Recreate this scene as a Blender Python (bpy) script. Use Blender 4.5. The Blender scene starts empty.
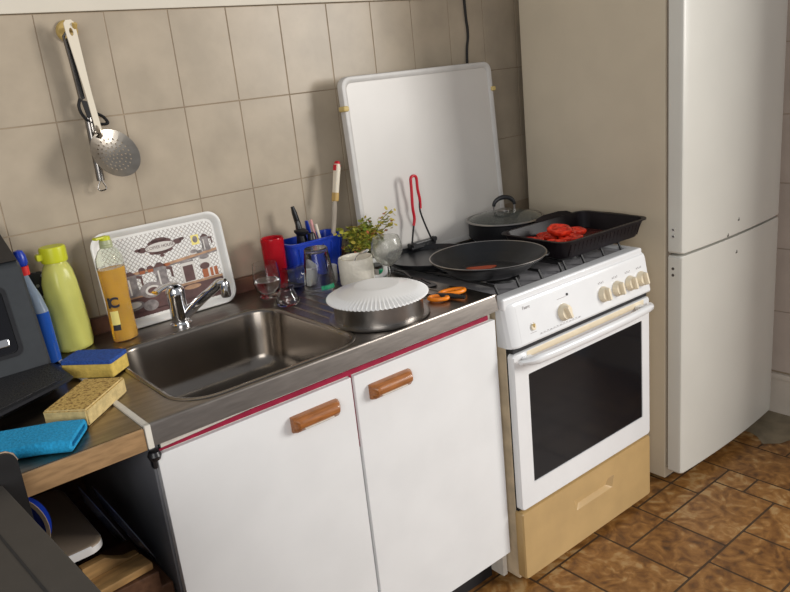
import bpy, bmesh, math, random
from mathutils import Matrix, Vector, noise
random.seed(7)
S = bpy.context.scene
COL = S.collection
PI = math.pi

# ------------------------------------------------------------------ camera
cam_d = bpy.data.cameras.new('camera')
cam = bpy.data.objects.new('camera', cam_d)
COL.objects.link(cam)
cam_d.sensor_width = 36.0
cam_d.lens = 753.76 * 36.0 / 790.0
cam_d.clip_start = 0.02
_r = Vector((0.76649324, -0.63411162, -0.10193412))
_u = Vector((0.2588695, 0.15978062, 0.95260523))
_f = Vector((0.58777095, 0.75655311, -0.28662293))
cam.matrix_world = Matrix(((_r.x, _u.x, -_f.x, -0.394402), (_r.y, _u.y, -_f.y, -1.820819), (_r.z, _u.z, -_f.z, 1.410581), (0, 0, 0, 1)))
S.camera = cam

# ------------------------------------------------------------------ world, window light, exposure
S.view_settings.view_transform = 'Standard'
S.view_settings.look = 'None'
S.view_settings.gamma = 1.0
S.view_settings.exposure = 0.0
world = bpy.data.worlds.new('world')
S.world = world
world.use_nodes = True
bg = world.node_tree.nodes['Background']
bg.inputs['Color'].default_value = (0.93, 0.95, 1.0, 1)
bg.inputs['Strength'].default_value = 0.33

def area_lamp(name, loc, target, w, h, power, color):
    d = bpy.data.lights.new(name, 'AREA')
    d.shape = 'RECTANGLE'
    d.size = w
    d.size_y = h
    d.energy = power
    d.color = color
    o = bpy.data.objects.new(name, d)
    COL.objects.link(o)
    o.location = loc
    o.rotation_euler = (Vector(target) - Vector(loc)).to_track_quat('-Z', 'Y').to_euler()
    return o
# daylight through the window in the right-hand wall, out of frame
area_lamp('window_daylight', (3.3, -3.0, 1.85), (0.9, -0.3, 0.95), 1.2, 1.3, 112.0, (1.0, 0.972, 0.93))
# broad soft fill lamp added behind and left of the camera, source unseen
area_lamp('left_fill', (-1.9, -3.3, 1.85), (1.2, -0.3, 1.0), 1.8, 1.7, 58.0, (1.0, 0.985, 0.96))

# ------------------------------------------------------------------ materials
def new_mat(name):
    m = bpy.data.materials.new(name)
    m.use_nodes = True
    return m, m.node_tree, m.node_tree.nodes['Principled BSDF']

def mat(name, c, rough=0.5, metal=0.0, var=0.0, vscale=20.0, bump=0.0, bscale=60.0, trans=0.0, ior=1.45, coat=0.0, spec=0.5, c2=None, stretch=None, lo=0.35, hi=0.65, sss=0.0):
    m, t, p = new_mat(name)
    p.inputs['Base Color'].default_value = (*c, 1)
    p.inputs['Roughness'].default_value = rough
    p.inputs['Metallic'].default_value = metal
    p.inputs['IOR'].default_value = ior
    p.inputs['Transmission Weight'].default_value = trans
    p.inputs['Coat Weight'].default_value = coat
    p.inputs['Specular IOR Level'].default_value = spec
    tc = t.nodes.new('ShaderNodeTexCoord')
    src = tc.outputs['Object']
    if stretch:
        mp = t.nodes.new('ShaderNodeMapping')
        mp.inputs['Scale'].default_value = stretch
        t.links.new(src, mp.inputs['Vector'])
        src = mp.outputs['Vector']
    if var > 0 or c2:
        n = t.nodes.new('ShaderNodeTexNoise')
        n.inputs['Scale'].default_value = vscale
        n.inputs['Detail'].default_value = 6
        t.links.new(src, n.inputs['Vector'])
        r = t.nodes.new('ShaderNodeMapRange')
        r.inputs['From Min'].default_value = lo
        r.inputs['From Max'].default_value = hi
        t.links.new(n.outputs['Fac'], r.inputs['Value'])
        mx = t.nodes.new('ShaderNodeMix')
        mx.data_type = 'RGBA'
        d = c2 if c2 else tuple(x * (1 - var) for x in c)
        mx.inputs['A'].default_value = (*d, 1)
        mx.inputs['B'].default_value = (*c, 1)
        t.links.new(r.outputs['Result'], mx.inputs['Factor'])
        t.links.new(mx.outputs['Result'], p.inputs['Base Color'])
    if bump > 0:
        n2 = t.nodes.new('ShaderNodeTexNoise')
        n2.inputs['Scale'].default_value = bscale
        n2.inputs['Detail'].default_value = 4
        t.links.new(src, n2.inputs['Vector'])
        b = t.nodes.new('ShaderNodeBump')
        b.inputs['Strength'].default_value = bump
        b.inputs['Distance'].default_value = 0.004
        t.links.new(n2.outputs['Fac'], b.inputs['Height'])
        t.links.new(b.outputs['Normal'], p.inputs['Normal'])
    return m

TILE = mat('tile_glaze', (0.475, 0.395, 0.295), 0.33, var=0.16, vscale=9, bump=0.10, bscale=14, spec=0.35)
GROUT = mat('grout', (0.40, 0.31, 0.215), 0.9, var=0.35, vscale=5)
PAINT = mat('wall_paint', (0.72, 0.66, 0.55), 0.7, var=0.06, vscale=6)
SHADEWALL = mat('right_wall_tile', (0.50, 0.42, 0.36), 0.35, var=0.1, vscale=8)
BASEB = mat('baseboard_tile', (0.60, 0.53, 0.45), 0.4, var=0.12, vscale=10)
STEEL = mat('brushed_steel', (0.315, 0.28, 0.25), 0.33, 1.0, var=0.22, vscale=14, stretch=(1, 6, 6), bump=0.03, bscale=40)
BASIN = mat('basin_steel', (0.27, 0.24, 0.21), 0.25, 1.0, var=0.15, vscale=8, bump=0.02, bscale=30)
STEEL2 = mat('left_steel', (0.36, 0.29, 0.22), 0.30, 1.0, var=0.25, vscale=14, stretch=(1, 6, 6))
CHROME = mat('chrome', (0.75, 0.75, 0.76), 0.08, 1.0)
DULLMETAL = mat('tin_metal', (0.36, 0.34, 0.32), 0.30, 1.0, var=0.15, vscale=25)
SKIRT = mat('dark_wood_strip', (0.20, 0.10, 0.06), 0.4, var=0.5, vscale=14, c2=(0.11, 0.045, 0.035))
DOORWHITE = mat('door_laminate', (0.81, 0.815, 0.815), 0.35, var=0.05, vscale=7)
EDGEGREY = mat('carcass_grey', (0.31, 0.32, 0.345), 0.28, var=0.2, vscale=9)
WHITEEDGE = mat('white_edge', (0.74, 0.70, 0.62), 0.5, var=0.15, vscale=20)
REDTRIM = mat('red_edging', (0.34, 0.012, 0.05), 0.4, var=0.25, vscale=40)
WOODH = mat('handle_wood', (0.42, 0.15, 0.04), 0.32, var=0.35, vscale=30, stretch=(1, 8, 8), coat=0.3)
ENAMEL = mat('white_enamel', (0.79, 0.795, 0.80), 0.22, var=0.04, vscale=10, coat=0.3)
AGED = mat('aged_cream', (0.76, 0.62, 0.43), 0.4, var=0.25, vscale=18)
CREAM = mat('cream_plastic', (0.80, 0.70, 0.52), 0.38, var=0.08, vscale=30)
DRAWER = mat('drawer_beige', (0.53, 0.355, 0.155), 0.35, var=0.12, vscale=9)
OVENGLASS = mat('oven_glass', (0.008, 0.008, 0.010), 0.10, var=0.2, vscale=8, spec=0.22)
BLACKGAP = mat('black_gap', (0.015, 0.015, 0.017), 0.5)
BLACKENAMEL = mat('black_enamel', (0.012, 0.012, 0.013), 0.5, var=0.3, vscale=40)
NONSTICK = mat('nonstick', (0.014, 0.015, 0.017), 0.30, var=0.25, vscale=18, spec=0.35)
PANOUT = mat('pan_outside', (0.010, 0.010, 0.012), 0.45, var=0.3, vscale=40, spec=0.25)
HOB = mat('hob_enamel', (0.44, 0.43, 0.45), 0.22, var=0.25, vscale=20, coat=0.4)
LIDWHITE = mat('lid_enamel', (0.66, 0.63, 0.59), 0.34, var=0.05, vscale=6)
LIDFRAME = mat('lid_frame', (0.62, 0.60, 0.57), 0.4, var=0.08, vscale=20)
AMBERRUB = mat('aged_rubber', (0.62, 0.47, 0.18), 0.5)
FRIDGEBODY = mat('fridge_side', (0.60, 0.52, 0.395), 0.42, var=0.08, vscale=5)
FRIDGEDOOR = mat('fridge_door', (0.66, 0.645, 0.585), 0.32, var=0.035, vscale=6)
SEAL = mat('seal', (0.23, 0.19, 0.15), 0.7)
DIRT = mat('dirt_mark', (0.08, 0.07, 0.06), 0.7)
BLACKPL = mat('black_plastic', (0.016, 0.016, 0.018), 0.32, var=0.2, vscale=50)
SLATE = mat('slate_plastic', (0.036, 0.040, 0.044), 0.42, var=0.1, vscale=60)
GRILLE = mat('drip_grille', (0.02, 0.02, 0.022), 0.45, bump=1.0, bscale=250)
DARKGLASS = mat('dark_window', (0.006, 0.006, 0.008), 0.05)
GLASS = mat('clear_glass', (0.97, 0.98, 0.98), 0.0, trans=1.0, ior=1.35)
CLOUDY = mat('cloudy_glass', (0.90, 0.90, 0.86), 0.12, trans=0.92, ior=1.3, var=0.12, vscale=60)
REDPL = mat('red_plastic', (0.70, 0.015, 0.03), 0.15, trans=0.55, ior=1.3)
BLUEPL = mat('blue_plastic', (0.010, 0.045, 0.42), 0.3, var=0.12, vscale=20)
BLUELIQ = mat('blue_liquid', (0.03, 0.14, 0.62), 0.1, trans=0.35, ior=1.33)
CLEARBLUE = mat('clear_blue', (0.55, 0.66, 0.80), 0.12, trans=0.6, ior=1.2)
REDCAP = mat('red_collar', (0.75, 0.03, 0.03), 0.4)
LIME = mat('lime_bottle', (0.86, 0.85, 0.23), 0.22, trans=0.35, ior=1.3, var=0.12, vscale=12)
LIMECAP = mat('lime_cap', (0.58, 0.60, 0.02), 0.35)
SOAP = mat('amber_soap', (0.97, 0.52, 0.008), 0.04, trans=0.45, ior=1.3, var=0.15, vscale=18)
SOAPCLR = mat('clear_bottle', (0.93, 0.95, 0.88), 0.03, trans=0.95, ior=1.15)
LABELY = mat('label_yellow', (0.86, 0.72, 0.22), 0.5)
INK = mat('black_ink', (0.02, 0.018, 0.02), 0.5)
BROWNINK = mat('brown_ink', (0.12, 0.055, 0.05), 0.5, var=0.3, vscale=60)
GREYINK = mat('grey_ink', (0.30, 0.26, 0.25), 0.5, var=0.5, vscale=70)
TANINK = mat('shelf_tan', (0.52, 0.30, 0.17), 0.5, var=0.3, vscale=60)
PALEINK = mat('pale_ink', (0.66, 0.62, 0.57), 0.5)
GREENINK = mat('green_ink', (0.02, 0.35, 0.16), 0.4)
TRAYW = mat('tray_white', (0.80, 0.78, 0.74), 0.35, var=0.04, vscale=20)
SPY = mat('sponge_yellow', (0.80, 0.57, 0.13), 0.9, var=0.2, vscale=90, bump=0.5, bscale=220)
SPB = mat('scourer_blue', (0.03, 0.10, 0.42), 0.8, var=0.4, vscale=200, bump=0.6, bscale=300)
SPTAN = mat('sponge_tan', (0.60, 0.40, 0.12), 0.95, bump=0.9, bscale=180, c2=(0.24, 0.13, 0.03), vscale=160, lo=0.36, hi=0.5)
SPSIDE = mat('sponge_side', (0.72, 0.55, 0.25), 0.95, var=0.25, vscale=70, bump=0.5, bscale=150)
CLOTH = mat('cloth_blue', (0.015, 0.36, 0.68), 0.85, var=0.25, vscale=180, bump=0.6, bscale=220)
WHITECER = mat('white_ceramic', (0.83, 0.82, 0.80), 0.3, coat=0.3)
MUGM = mat('mug_ceramic', (0.88, 0.82, 0.70), 0.4, var=0.05, vscale=120, bump=0.5, bscale=150)
ORANGE = mat('orange_plastic', (0.88, 0.24, 0.01), 0.35)
REDRUB = mat('red_rubber', (0.55, 0.01, 0.025), 0.35)
IVORY = mat('ivory_handle', (0.78, 0.70, 0.56), 0.35)
BRASS = mat('tan_ferrule', (0.55, 0.36, 0.12), 0.4)
HOOKM = mat('hook_yellowed', (0.55, 0.38, 0.12), 0.4, var=0.2, vscale=40)
TOOLM = mat('tool_steel', (0.30, 0.28, 0.26), 0.25, 1.0, var=0.2, vscale=30)
TOMATO = mat('tomato_flesh', (0.72, 0.045, 0.015), 0.22, c2=(0.42, 0.012, 0.006), vscale=70)
RESIDUE = mat('pan_residue', (0.42, 0.06, 0.015), 0.3)
TINBLACK = mat('roasting_black', (0.010, 0.007, 0.009), 0.36, var=0.3, vscale=30, spec=0.22)
JUICE = mat('tomato_juice', (0.10, 0.018, 0.014), 0.25, var=0.5, vscale=14)
LEAF = mat('leaf_green', (0.13, 0.20, 0.025), 0.5, c2=(0.40, 0.36, 0.04), vscale=40)
LEAFY = mat('leaf_yellow', (0.50, 0.40, 0.06), 0.5)
LEAFR = mat('leaf_red', (0.36, 0.10, 0.03), 0.5)
STEM = mat('stem', (0.13, 0.14, 0.04), 0.7)
BINM = mat('bin_grey', (0.060, 0.052, 0.044), 0.55, var=0.08, vscale=30)
PALEEDGE = mat('bin_edge', (0.38, 0.27, 0.19), 0.5)
SHELFW = mat('shelf_wood', (0.16, 0.075, 0.04), 0.5, var=0.4, vscale=12, stretch=(6, 1, 6))
LIGHTWOOD = mat('light_wood', (0.58, 0.34, 0.13), 0.5, var=0.4, vscale=14, stretch=(1, 5, 5))
BEIGEDISH = mat('beige_dish', (0.40, 0.31, 0.22), 0.35, var=0.1, vscale=10)
DARKBLUE = mat('dark_plate', (0.07, 0.085, 0.13), 0.18, coat=0.4)
PINK = mat('pink_stripe', (0.72, 0.35, 0.32), 0.5)
CABLE = mat('cable_black', (0.02, 0.018, 0.016), 0.5)
GREENPL = mat('green_plastic', (0.02, 0.42, 0.2), 0.4)
PATT, _t, _p = new_mat('floral_black')
_tc = _t.nodes.new('ShaderNodeTexCoord'); _v = _t.nodes.new('ShaderNodeTexVoronoi'); _v.inputs['Scale'].default_value = 75
_cr = _t.nodes.new('ShaderNodeValToRGB'); _cr.color_ramp.interpolation = 'CONSTANT'
_cr.color_ramp.elements[0].color = (0.25, 0.25, 0.26, 1); _cr.color_ramp.elements[1].color = (0.015, 0.015, 0.02, 1); _cr.color_ramp.elements[1].position = 0.3
_t.links.new(_tc.outputs['Object'], _v.inputs['Vector']); _t.links.new(_v.outputs['Distance'], _cr.inputs['Fac']); _t.links.new(_cr.outputs['Color'], _p.inputs['Base Color'])

# stone-pattern vinyl: colour per stone comes from a mesh attribute
def stone_mat():
    m, t, p = new_mat('stone_vinyl')
    a = t.nodes.new('ShaderNodeAttribute'); a.attribute_name = 'stone'
    tc = t.nodes.new('ShaderNodeTexCoord')
    n = t.nodes.new('ShaderNodeTexNoise'); n.inputs['Scale'].default_value = 15; n.inputs['Detail'].default_value = 9; n.inputs['Distortion'].default_value = 1.8
    n3 = t.nodes.new('ShaderNodeTexNoise'); n3.inputs['Scale'].default_value = 38; n3.inputs['Detail'].default_value = 6
    t.links.new(tc.outputs['Object'], n.inputs['Vector']); t.links.new(tc.outputs['Object'], n3.inputs['Vector'])
    s = t.nodes.new('ShaderNodeMath'); s.operation = 'MULTIPLY_ADD'; s.inputs[1].default_value = 0.16
    t.links.new(a.outputs['Fac'], s.inputs[0]); t.links.new(n.outputs['Fac'], s.inputs[2])
    s2 = t.nodes.new('ShaderNodeMath'); s2.operation = 'MULTIPLY_ADD'; s2.inputs[1].default_value = 0.45
    t.links.new(n3.outputs['Fac'], s2.inputs[0]); t.links.new(s.outputs[0], s2.inputs[2])
    r = t.nodes.new('ShaderNodeValToRGB')
    e = r.color_ramp.elements
    e[0].position = 0.48; e[0].color = (0.050, 0.022, 0.007, 1)
    e[1].position = 1.10; e[1].color = (0.36, 0.22, 0.09, 1)
    k = e.new(0.68); k.color = (0.155, 0.064, 0.014, 1)
    k = e.new(0.86); k.color = (0.26, 0.120, 0.030, 1)
    t.links.new(s2.outputs[0], r.inputs['Fac'])
    t.links.new(r.outputs['Color'], p.inputs['Base Color'])
    p.inputs['Roughness'].default_value = 0.42
    b = t.nodes.new('ShaderNodeBump'); b.inputs['Strength'].default_value = 0.25; b.inputs['Distance'].default_value = 0.004
    t.links.new(n3.outputs['Fac'], b.inputs['Height']); t.links.new(b.outputs['Normal'], p.inputs['Normal'])
    return m
STONE = stone_mat()
FGROUT = mat('vinyl_grout', (0.055, 0.030, 0.014), 0.6, var=0.3, vscale=20)
BARE = mat('bare_patch', (0.27, 0.22, 0.145), 0.7, var=0.3, vscale=16)

# ------------------------------------------------------------------ mesh helpers
def B():
    return bmesh.new()

def merge(bm, tmp, M=None, mi=0):
    if M is not None:
        bmesh.ops.transform(tmp, matrix=M, verts=tmp.verts)
    for f in tmp.faces:
        f.material_index = mi
    me = bpy.data.meshes.new('tmp')
    tmp.to_mesh(me); tmp.free()
    bm.from_mesh(me)
    bpy.data.meshes.remove(me)

def box(bm, lo, hi, bev=0.0, M=None, mi=0, seg=2):
    t = bmesh.new()
    bmesh.ops.create_cube(t, size=1.0)
    lo = Vector(lo); hi = Vector(hi)
    d = hi - lo
    for v in t.verts:
        v.co = Vector((lo.x + (v.co.x + .5) * d.x, lo.y + (v.co.y + .5) * d.y, lo.z + (v.co.z + .5) * d.z))
    if bev > 0:
        bmesh.ops.bevel(t, geom=list(t.edges), offset=bev, segments=seg, profile=0.5, affect='EDGES')
    merge(bm, t, M, mi)

def loft(bm, loops, cap0=True, cap1=True, M=None, mi=0, closed=True):
    t = bmesh.new()
    R = [[t.verts.new(p) for p in l] for l in loops]
    n = len(loops[0])
    for a, b in zip(R, R[1:]):
        for i in range(n if closed else n - 1):
            j = (i + 1) % n
            t.faces.new((a[i], a[j], b[j], b[i]))
    if cap0: t.faces.new(list(reversed(R[0])))
    if cap1: t.faces.new(R[-1])
    bmesh.ops.recalc_face_normals(t, faces=t.faces)
    merge(bm, t, M, mi)

def lathe(bm, prof, seg=32, M=None, mi=0, sx=1.0, sy=1.0):
    """prof: (r, z) from one end to the other; r = 0 closes."""
    t = bmesh.new()
    R = []
    for r, z in prof:
        if r <= 1e-6:
            R.append([t.verts.new((0, 0, z))])
        else:
            R.append([t.verts.new((r * sx * math.cos(2 * PI * i / seg), r * sy * math.sin(2 * PI * i / seg), z)) for i in range(seg)])
    for a, b in zip(R, R[1:]):
        if len(a) == 1 and len(b) == 1: continue
        for i in range(seg):
            j = (i + 1) % seg
            if len(a) == 1: t.faces.new((a[0], b[i], b[j]))
            elif len(b) == 1: t.faces.new((a[i], a[j], b[0]))
            else: t.faces.new((a[i], a[j], b[j], b[i]))
    bmesh.ops.recalc_face_normals(t, faces=t.faces)
    merge(bm, t, M, mi)

def cyl(bm, r, z0, z1, seg=24, M=None, mi=0, bev=0.0):
    if bev > 0:
        lathe(bm, [(0, z0), (r - bev, z0), (r, z0 + bev), (r, z1 - bev), (r - bev, z1), (0, z1)], seg, M, mi)
    else:
        lathe(bm, [(0, z0), (r, z0), (r, z1), (0, z1)], seg, M, mi)

def curve(pts, n=8):
    P = [Vector(p) for p in pts]
    out = []
    for i in range(len(P) - 1):
        p0 = P[max(i - 1, 0)]; p1 = P[i]; p2 = P[i + 1]; p3 = P[min(i + 2, len(P) - 1)]
        for k in range(n):
            t = k / n
            out.append(0.5 * ((2 * p1) + (p2 - p0) * t + (2 * p0 - 5 * p1 + 4 * p2 - p3) * t * t + (3 * p1 - p0 - 3 * p2 + p3) * t ** 3))
    out.append(P[-1])
    return out

def tube(bm, pts, r, seg=10, M=None, mi=0, flat=1.0, ref=None):
    P = [Vector(p) for p in pts]
    n = len(P)
    rr = r if isinstance(r, (list, tuple)) else [r] * n
    loops = []
    up = Vector(ref) if ref else None
    for i in range(n):
        d = (P[min(i + 1, n - 1)] - P[max(i - 1, 0)]).normalized()
        if up is None:
            up = Vector((0, 0, 1)) if abs(d.z) < .9 else Vector((1, 0, 0))
        x = d.cross(up)
        if x.length < 1e-5: x = d.orthogonal()
        x.normalize(); y = x.cross(d).normalized(); up = y
        loops.append([P[i] + (x * math.cos(2 * PI * k / seg) + y * math.sin(2 * PI * k / seg) * flat) * rr[i] for k in range(seg)])
    loft(bm, loops, True, True, M, mi)

def rrect(w, h, r, n=6, cx=0.0, cy=0.0):
    out = []
    for (sx, sy, a0) in ((1, 1, 0), (-1, 1, 90), (-1, -1, 180), (1, -1, 270)):
        for k in range(n + 1):
            a = math.radians(a0 + 90 * k / n)
            out.append((cx + sx * (w / 2 - r) + r * math.cos(a), cy + sy * (h / 2 - r) + r * math.sin(a)))
    return out

def prism(bm, poly, z0, z1, M=None, mi=0, bev=0.0):
    t = bmesh.new()
    a = [t.verts.new((p[0], p[1], z0)) for p in poly]
    b = [t.verts.new((p[0], p[1], z1)) for p in poly]
    n = len(poly)
    for i in range(n):
        j = (i + 1) % n
        t.faces.new((a[i], a[j], b[j], b[i]))
    t.faces.new(list(reversed(a))); t.faces.new(b)
    bmesh.ops.recalc_face_normals(t, faces=t.faces)
    if bev > 0:
        bmesh.ops.bevel(t, geom=list(t.edges), offset=bev, segments=2, profile=0.5, affect='EDGES')
    merge(bm, t, M, mi)

def fill_holes(bm, outer, holes, z=0.0, thick=0.0, M=None, mi=0):
    """flat plate with holes; thick > 0 gives it depth downwards"""
    t = bmesh.new()
    es = []
    for L in [outer] + holes:
        vs = [t.verts.new((p[0], p[1], z)) for p in L]
        for i in range(len(vs)):
            es.append(t.edges.new((vs[i], vs[(i + 1) % len(vs)])))
    bmesh.ops.triangle_fill(t, use_beauty=True, use_dissolve=False, edges=es)
    for f in t.faces:
        if f.normal.z < 0: f.normal_flip()
    if thick > 0:
        r = bmesh.ops.extrude_face_region(t, geom=list(t.faces))
        for v in [g for g in r['geom'] if isinstance(g, bmesh.types.BMVert)]:
            v.co.z -= thick
        bmesh.ops.recalc_face_normals(t, faces=t.faces)
    merge(bm, t, M, mi)

def text(bm, s, size, M, depth=0.0004, mi=0, align='CENTER', spacing=1.0, bold=0.0):
    c = bpy.data.curves.new('txt', 'FONT')
    c.body = s; c.size = size; c.align_x = align; c.align_y = 'CENTER'; c.extrude = depth; c.space_character = spacing; c.offset = bold
    o = bpy.data.objects.new('txt', c)
    COL.objects.link(o)
    dg = bpy.context.evaluated_depsgraph_get(); dg.update()
    me = bpy.data.meshes.new_from_object(o.evaluated_get(dg))
    t = bmesh.new(); t.from_mesh(me)
    bpy.data.objects.remove(o); bpy.data.curves.remove(c); bpy.data.meshes.remove(me)
    merge(bm, t, M, mi)

WM = {}
def T(x=0, y=0, z=0): return Matrix.Translation((x, y, z))
def RX(a): return Matrix.Rotation(a, 4, 'X')
def RY(a): return Matrix.Rotation(a, 4, 'Y')
def RZ(a): return Matrix.Rotation(a, 4, 'Z')
def frame(o, ex, ey):
    ex = Vector(ex).normalized(); ez = ex.cross(Vector(ey)).normalized(); ey = ez.cross(ex)
    return Matrix(((ex.x, ey.x, ez.x, o[0]), (ex.y, ey.y, ez.y, o[1]), (ex.z, ey.z, ez.z, o[2]), (0, 0, 0, 1)))

def obj(name, bm, m, parent=None, world=False, loc=None, rotz=0.0, sharp=40, dx=0.0):
    """one mesh object. With a parent: local coordinates, or world ones when world=True. With loc: local mesh placed at loc."""
    if dx: bmesh.ops.translate(bm, vec=(dx, 0, 0), verts=bm.verts)
    if world:
        Mi = (WM[parent.name] if parent else T(*loc)).inverted()
        bmesh.ops.transform(bm, matrix=Mi, verts=bm.verts)
    me = bpy.data.meshes.new(name)
    bm.to_mesh(me); bm.free()
    for x in (m if isinstance(m, (list, tuple)) else [m]): me.materials.append(x)
    for p in me.polygons: p.use_smooth = True
    me.set_sharp_from_angle(angle=math.radians(sharp))
    o = bpy.data.objects.new(name, me)
    COL.objects.link(o)
    wn_ = o.modifiers.new('normals', 'WEIGHTED_NORMAL'); wn_.keep_sharp = True
    if parent: o.parent = parent
    if loc: o.location = loc
    o.rotation_euler = (0, 0, rotz)
    WM[o.name] = (WM[parent.name] if parent else Matrix()) @ (T(*loc) if loc else Matrix()) @ RZ(rotz)
    return o

def tag(o, label, cat, group=None):
    o['label'] = label; o['category'] = cat
    if group: o['group'] = group
    return o

def thing(name, label, cat, loc, rotz=0.0, group=None):
    o = bpy.data.objects.new(name, None)
    COL.objects.link(o)
    o.empty_display_size = 0.05
    o.location = loc; o.rotation_euler = (0, 0, rotz)
    WM[o.name] = T(*loc) @ RZ(rotz)
    return tag(o, label, cat, group)

def struct(name, bm, m, **k):
    o = obj(name, bm, m, **k)
    o['kind'] = 'structure'
    return o

W = 0.085       # back wall plane (y)
H = 0.851       # worktop height
RWX = 2.334     # right wall plane (x)

# ================================================================== SETTING
# back wall: bedding plus individually set tiles
TW, TH, TX0, TZ0 = 0.1611, 0.2402, 0.1412, 1.6126
b = B()
box(b, (-1.8, W + 0.0014, 0.0), (RWX, W + 0.10, TZ0), mi=1)
rnd = random.Random(3)
for r in range(3):
    z1 = TZ0 - r * TH; z0 = z1 - TH
    for c in range(-11, 14):
        x0 = TX0 + c * TW; x1 = min(x0 + TW, RWX)
        if x0 > RWX - 0.02: continue
        g = 0.0013
        M = T((x0 + x1) / 2, W, (z0 + z1) / 2) @ RX(rnd.uniform(-.003, .003)) @ RZ(rnd.uniform(-.003, .003))
        box(b, (-(x1 - x0) / 2 + g, 0, -(z1 - z0) / 2 + g), ((x1 - x0) / 2 - g, 0.006, (z1 - z0) / 2 - g), bev=0.0012, M=M, mi=0, seg=2)
struct('wall_back', b, [TILE, GROUT])
b = B()
box(b, (-1.8, W - 0.006, TZ0 + 0.001), (RWX, W + 0.10, 2.55), bev=0.003)
struct('wall_back_upper', b, PAINT)
b = B()
box(b, (-1.8, W - 0.012, 0.846), (0.905, W + 0.004, TZ0 - 3 * TH - 0.001), bev=0.002)
struct('trim_1', b, SKIRT)
# right wall, tiled
b = B()
box(b, (RWX + 0.003, -1.49, 0.0), (RWX + 0.1, W + 0.1, 2.55), mi=1)
for r in range(11):
    z0 = 0.1675 + r * 0.2395
    for c in range(10):
        y1 = W - c * 0.1611
        if z0 > 2.5: continue
        box(b, (RWX, y1 - 0.1611 + .0012, z0 + .0012), (RWX + .006, y1 - .0012, min(z0 + 0.2395, 2.55) - .0012), bev=0.001, mi=0, seg=1)
struct('wall_right', b, [SHADEWALL, GROUT])
b = B()
box(b, (RWX - 0.012, -1.49, 0.0), (RWX + 0.002, W, 0.16), bev=0.003)
box(b, (RWX - 0.020, -1.49, 0.140), (RWX + 0.002, W, 0.164), bev=0.006)
struct('baseboard_right', b, BASEB)

# floor: random modular stones with a per-stone value
def floor():
    bm = B()
    box(bm, (-1.8, -3.2, -0.06), (RWX, W, -0.0006), mi=1)
    lay = bm.faces.layers.float.new('stone')
    cell = 0.098
    nx, ny = int((RWX + 1.8) / cell) + 1, int((W + 3.2) / cell) + 1
    used = [[False] * ny for _ in range(nx)]
    rn = random.Random(11)
    opts = [(2, 2), (3, 2), (2, 1), (1, 2), (2, 3), (1, 1), (2, 2), (2, 1), (2, 1)]
    for j in range(ny):
        for i in range(nx):
            if used[i][j]: continue
            rn.shuffle(opts)
            for (a, c) in opts + [(1, 1)]:
                if i + a <= nx and j + c <= ny and not any(used[p][q] for p in range(i, i + a) for q in range(j, j + c)): break
            for p in range(i, i + a):
                for q in range(j, j + c): used[p][q] = True
            x0 = -1.8 + i * cell; y0 = W - (j + c) * cell
            x1 = min(x0 + a * cell, RWX); y1 = y0 + c * cell
            g = 0.0032
            if x1 - x0 < 0.02: continue
            lp = [(p[0], p[1], 0.0) for p in rrect(x1 - x0 - 2 * g, y1 - y0 - 2 * g, 0.004, 2, (x0 + x1) / 2, (y0 + y1) / 2)]
            f = bm.faces.new([bm.verts.new(p) for p in lp])
            f[lay] = rn.random()
            f.material_index = 0
    # bare patch beside the refrigerator
    pt = [(2.333, -0.55), (2.10, -0.56), (2.115, -0.625), (2.10, -0.66), (2.06, -0.70), (2.10, -0.745), (2.19, -0.77), (2.25, -0.80), (2.333, -0.81)]
    f = bm.faces.new([bm.verts.new((x, y, 0.0009)) for x, y in reversed(pt)])
    f.normal_update()
    if f.normal.z < 0: f.normal_flip()
    f.material_index = 2
    return struct('floor', bm, [STONE, FGROUT, BARE])
floor()

# ================================================================== SINK CABINET
SX = 0.8986
cab = thing('sink_cabinet', 'low two-door kitchen cabinet with white doors under the steel sink', 'cabinet', (0.45, -0.25, 0.0))
b = B(); box(b, (0.0, -0.537, 0.02), (0.016, W - 0.02, 0.800), bev=0.001)
o = obj('side_panel', b, EDGEGREY, cab, world=True); o['label'] = 'dark grey side panel'
b = B(); box(b, (SX - 0.016, -0.537, 0.02), (SX, W - 0.02, 0.800), bev=0.001); obj('side_panel', b, WHITEEDGE, cab, world=True)
b = B(); box(b, (0.016, -0.53, 0.10), (SX - 0.016, W - 0.02, 0.116)); box(b, (0.016, W - 0.035, 0.116), (SX - 0.016, W - 0.02, 0.66))
obj('carcass', b, WHITEEDGE, cab, world=True)
b = B(); box(b, (0.016, -0.49, 0.0), (SX - 0.016, -0.475, 0.10)); obj('kickboard', b, BLACKGAP, cab, world=True)
b = B(); box(b, (0.0, -0.540, 0.800), (SX, -0.532, 0.8095)); box(b, (0.018, -0.546, 0.770), (SX - 0.018, -0.539, 0.8095))
o = obj('top_rail', b, WHITEEDGE, cab, world=True)
b = B()
prism(b, [(0.006, 0.7885), (0.006, 0.7925), (0.20, 0.7995), (0.447, 0.8005), (0.70, 0.8000), (SX - .02, 0.8005), (SX - .02, 0.7885)], 0.5475, 0.5495, M=RX(PI / 2))
box(b, (0.4445, -0.5495, 0.615), (0.4500, -0.541, 0.7890))
o = obj('edging', b, REDTRIM, cab, world=True); o['label'] = 'dark red edging above and between the doors'

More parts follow.
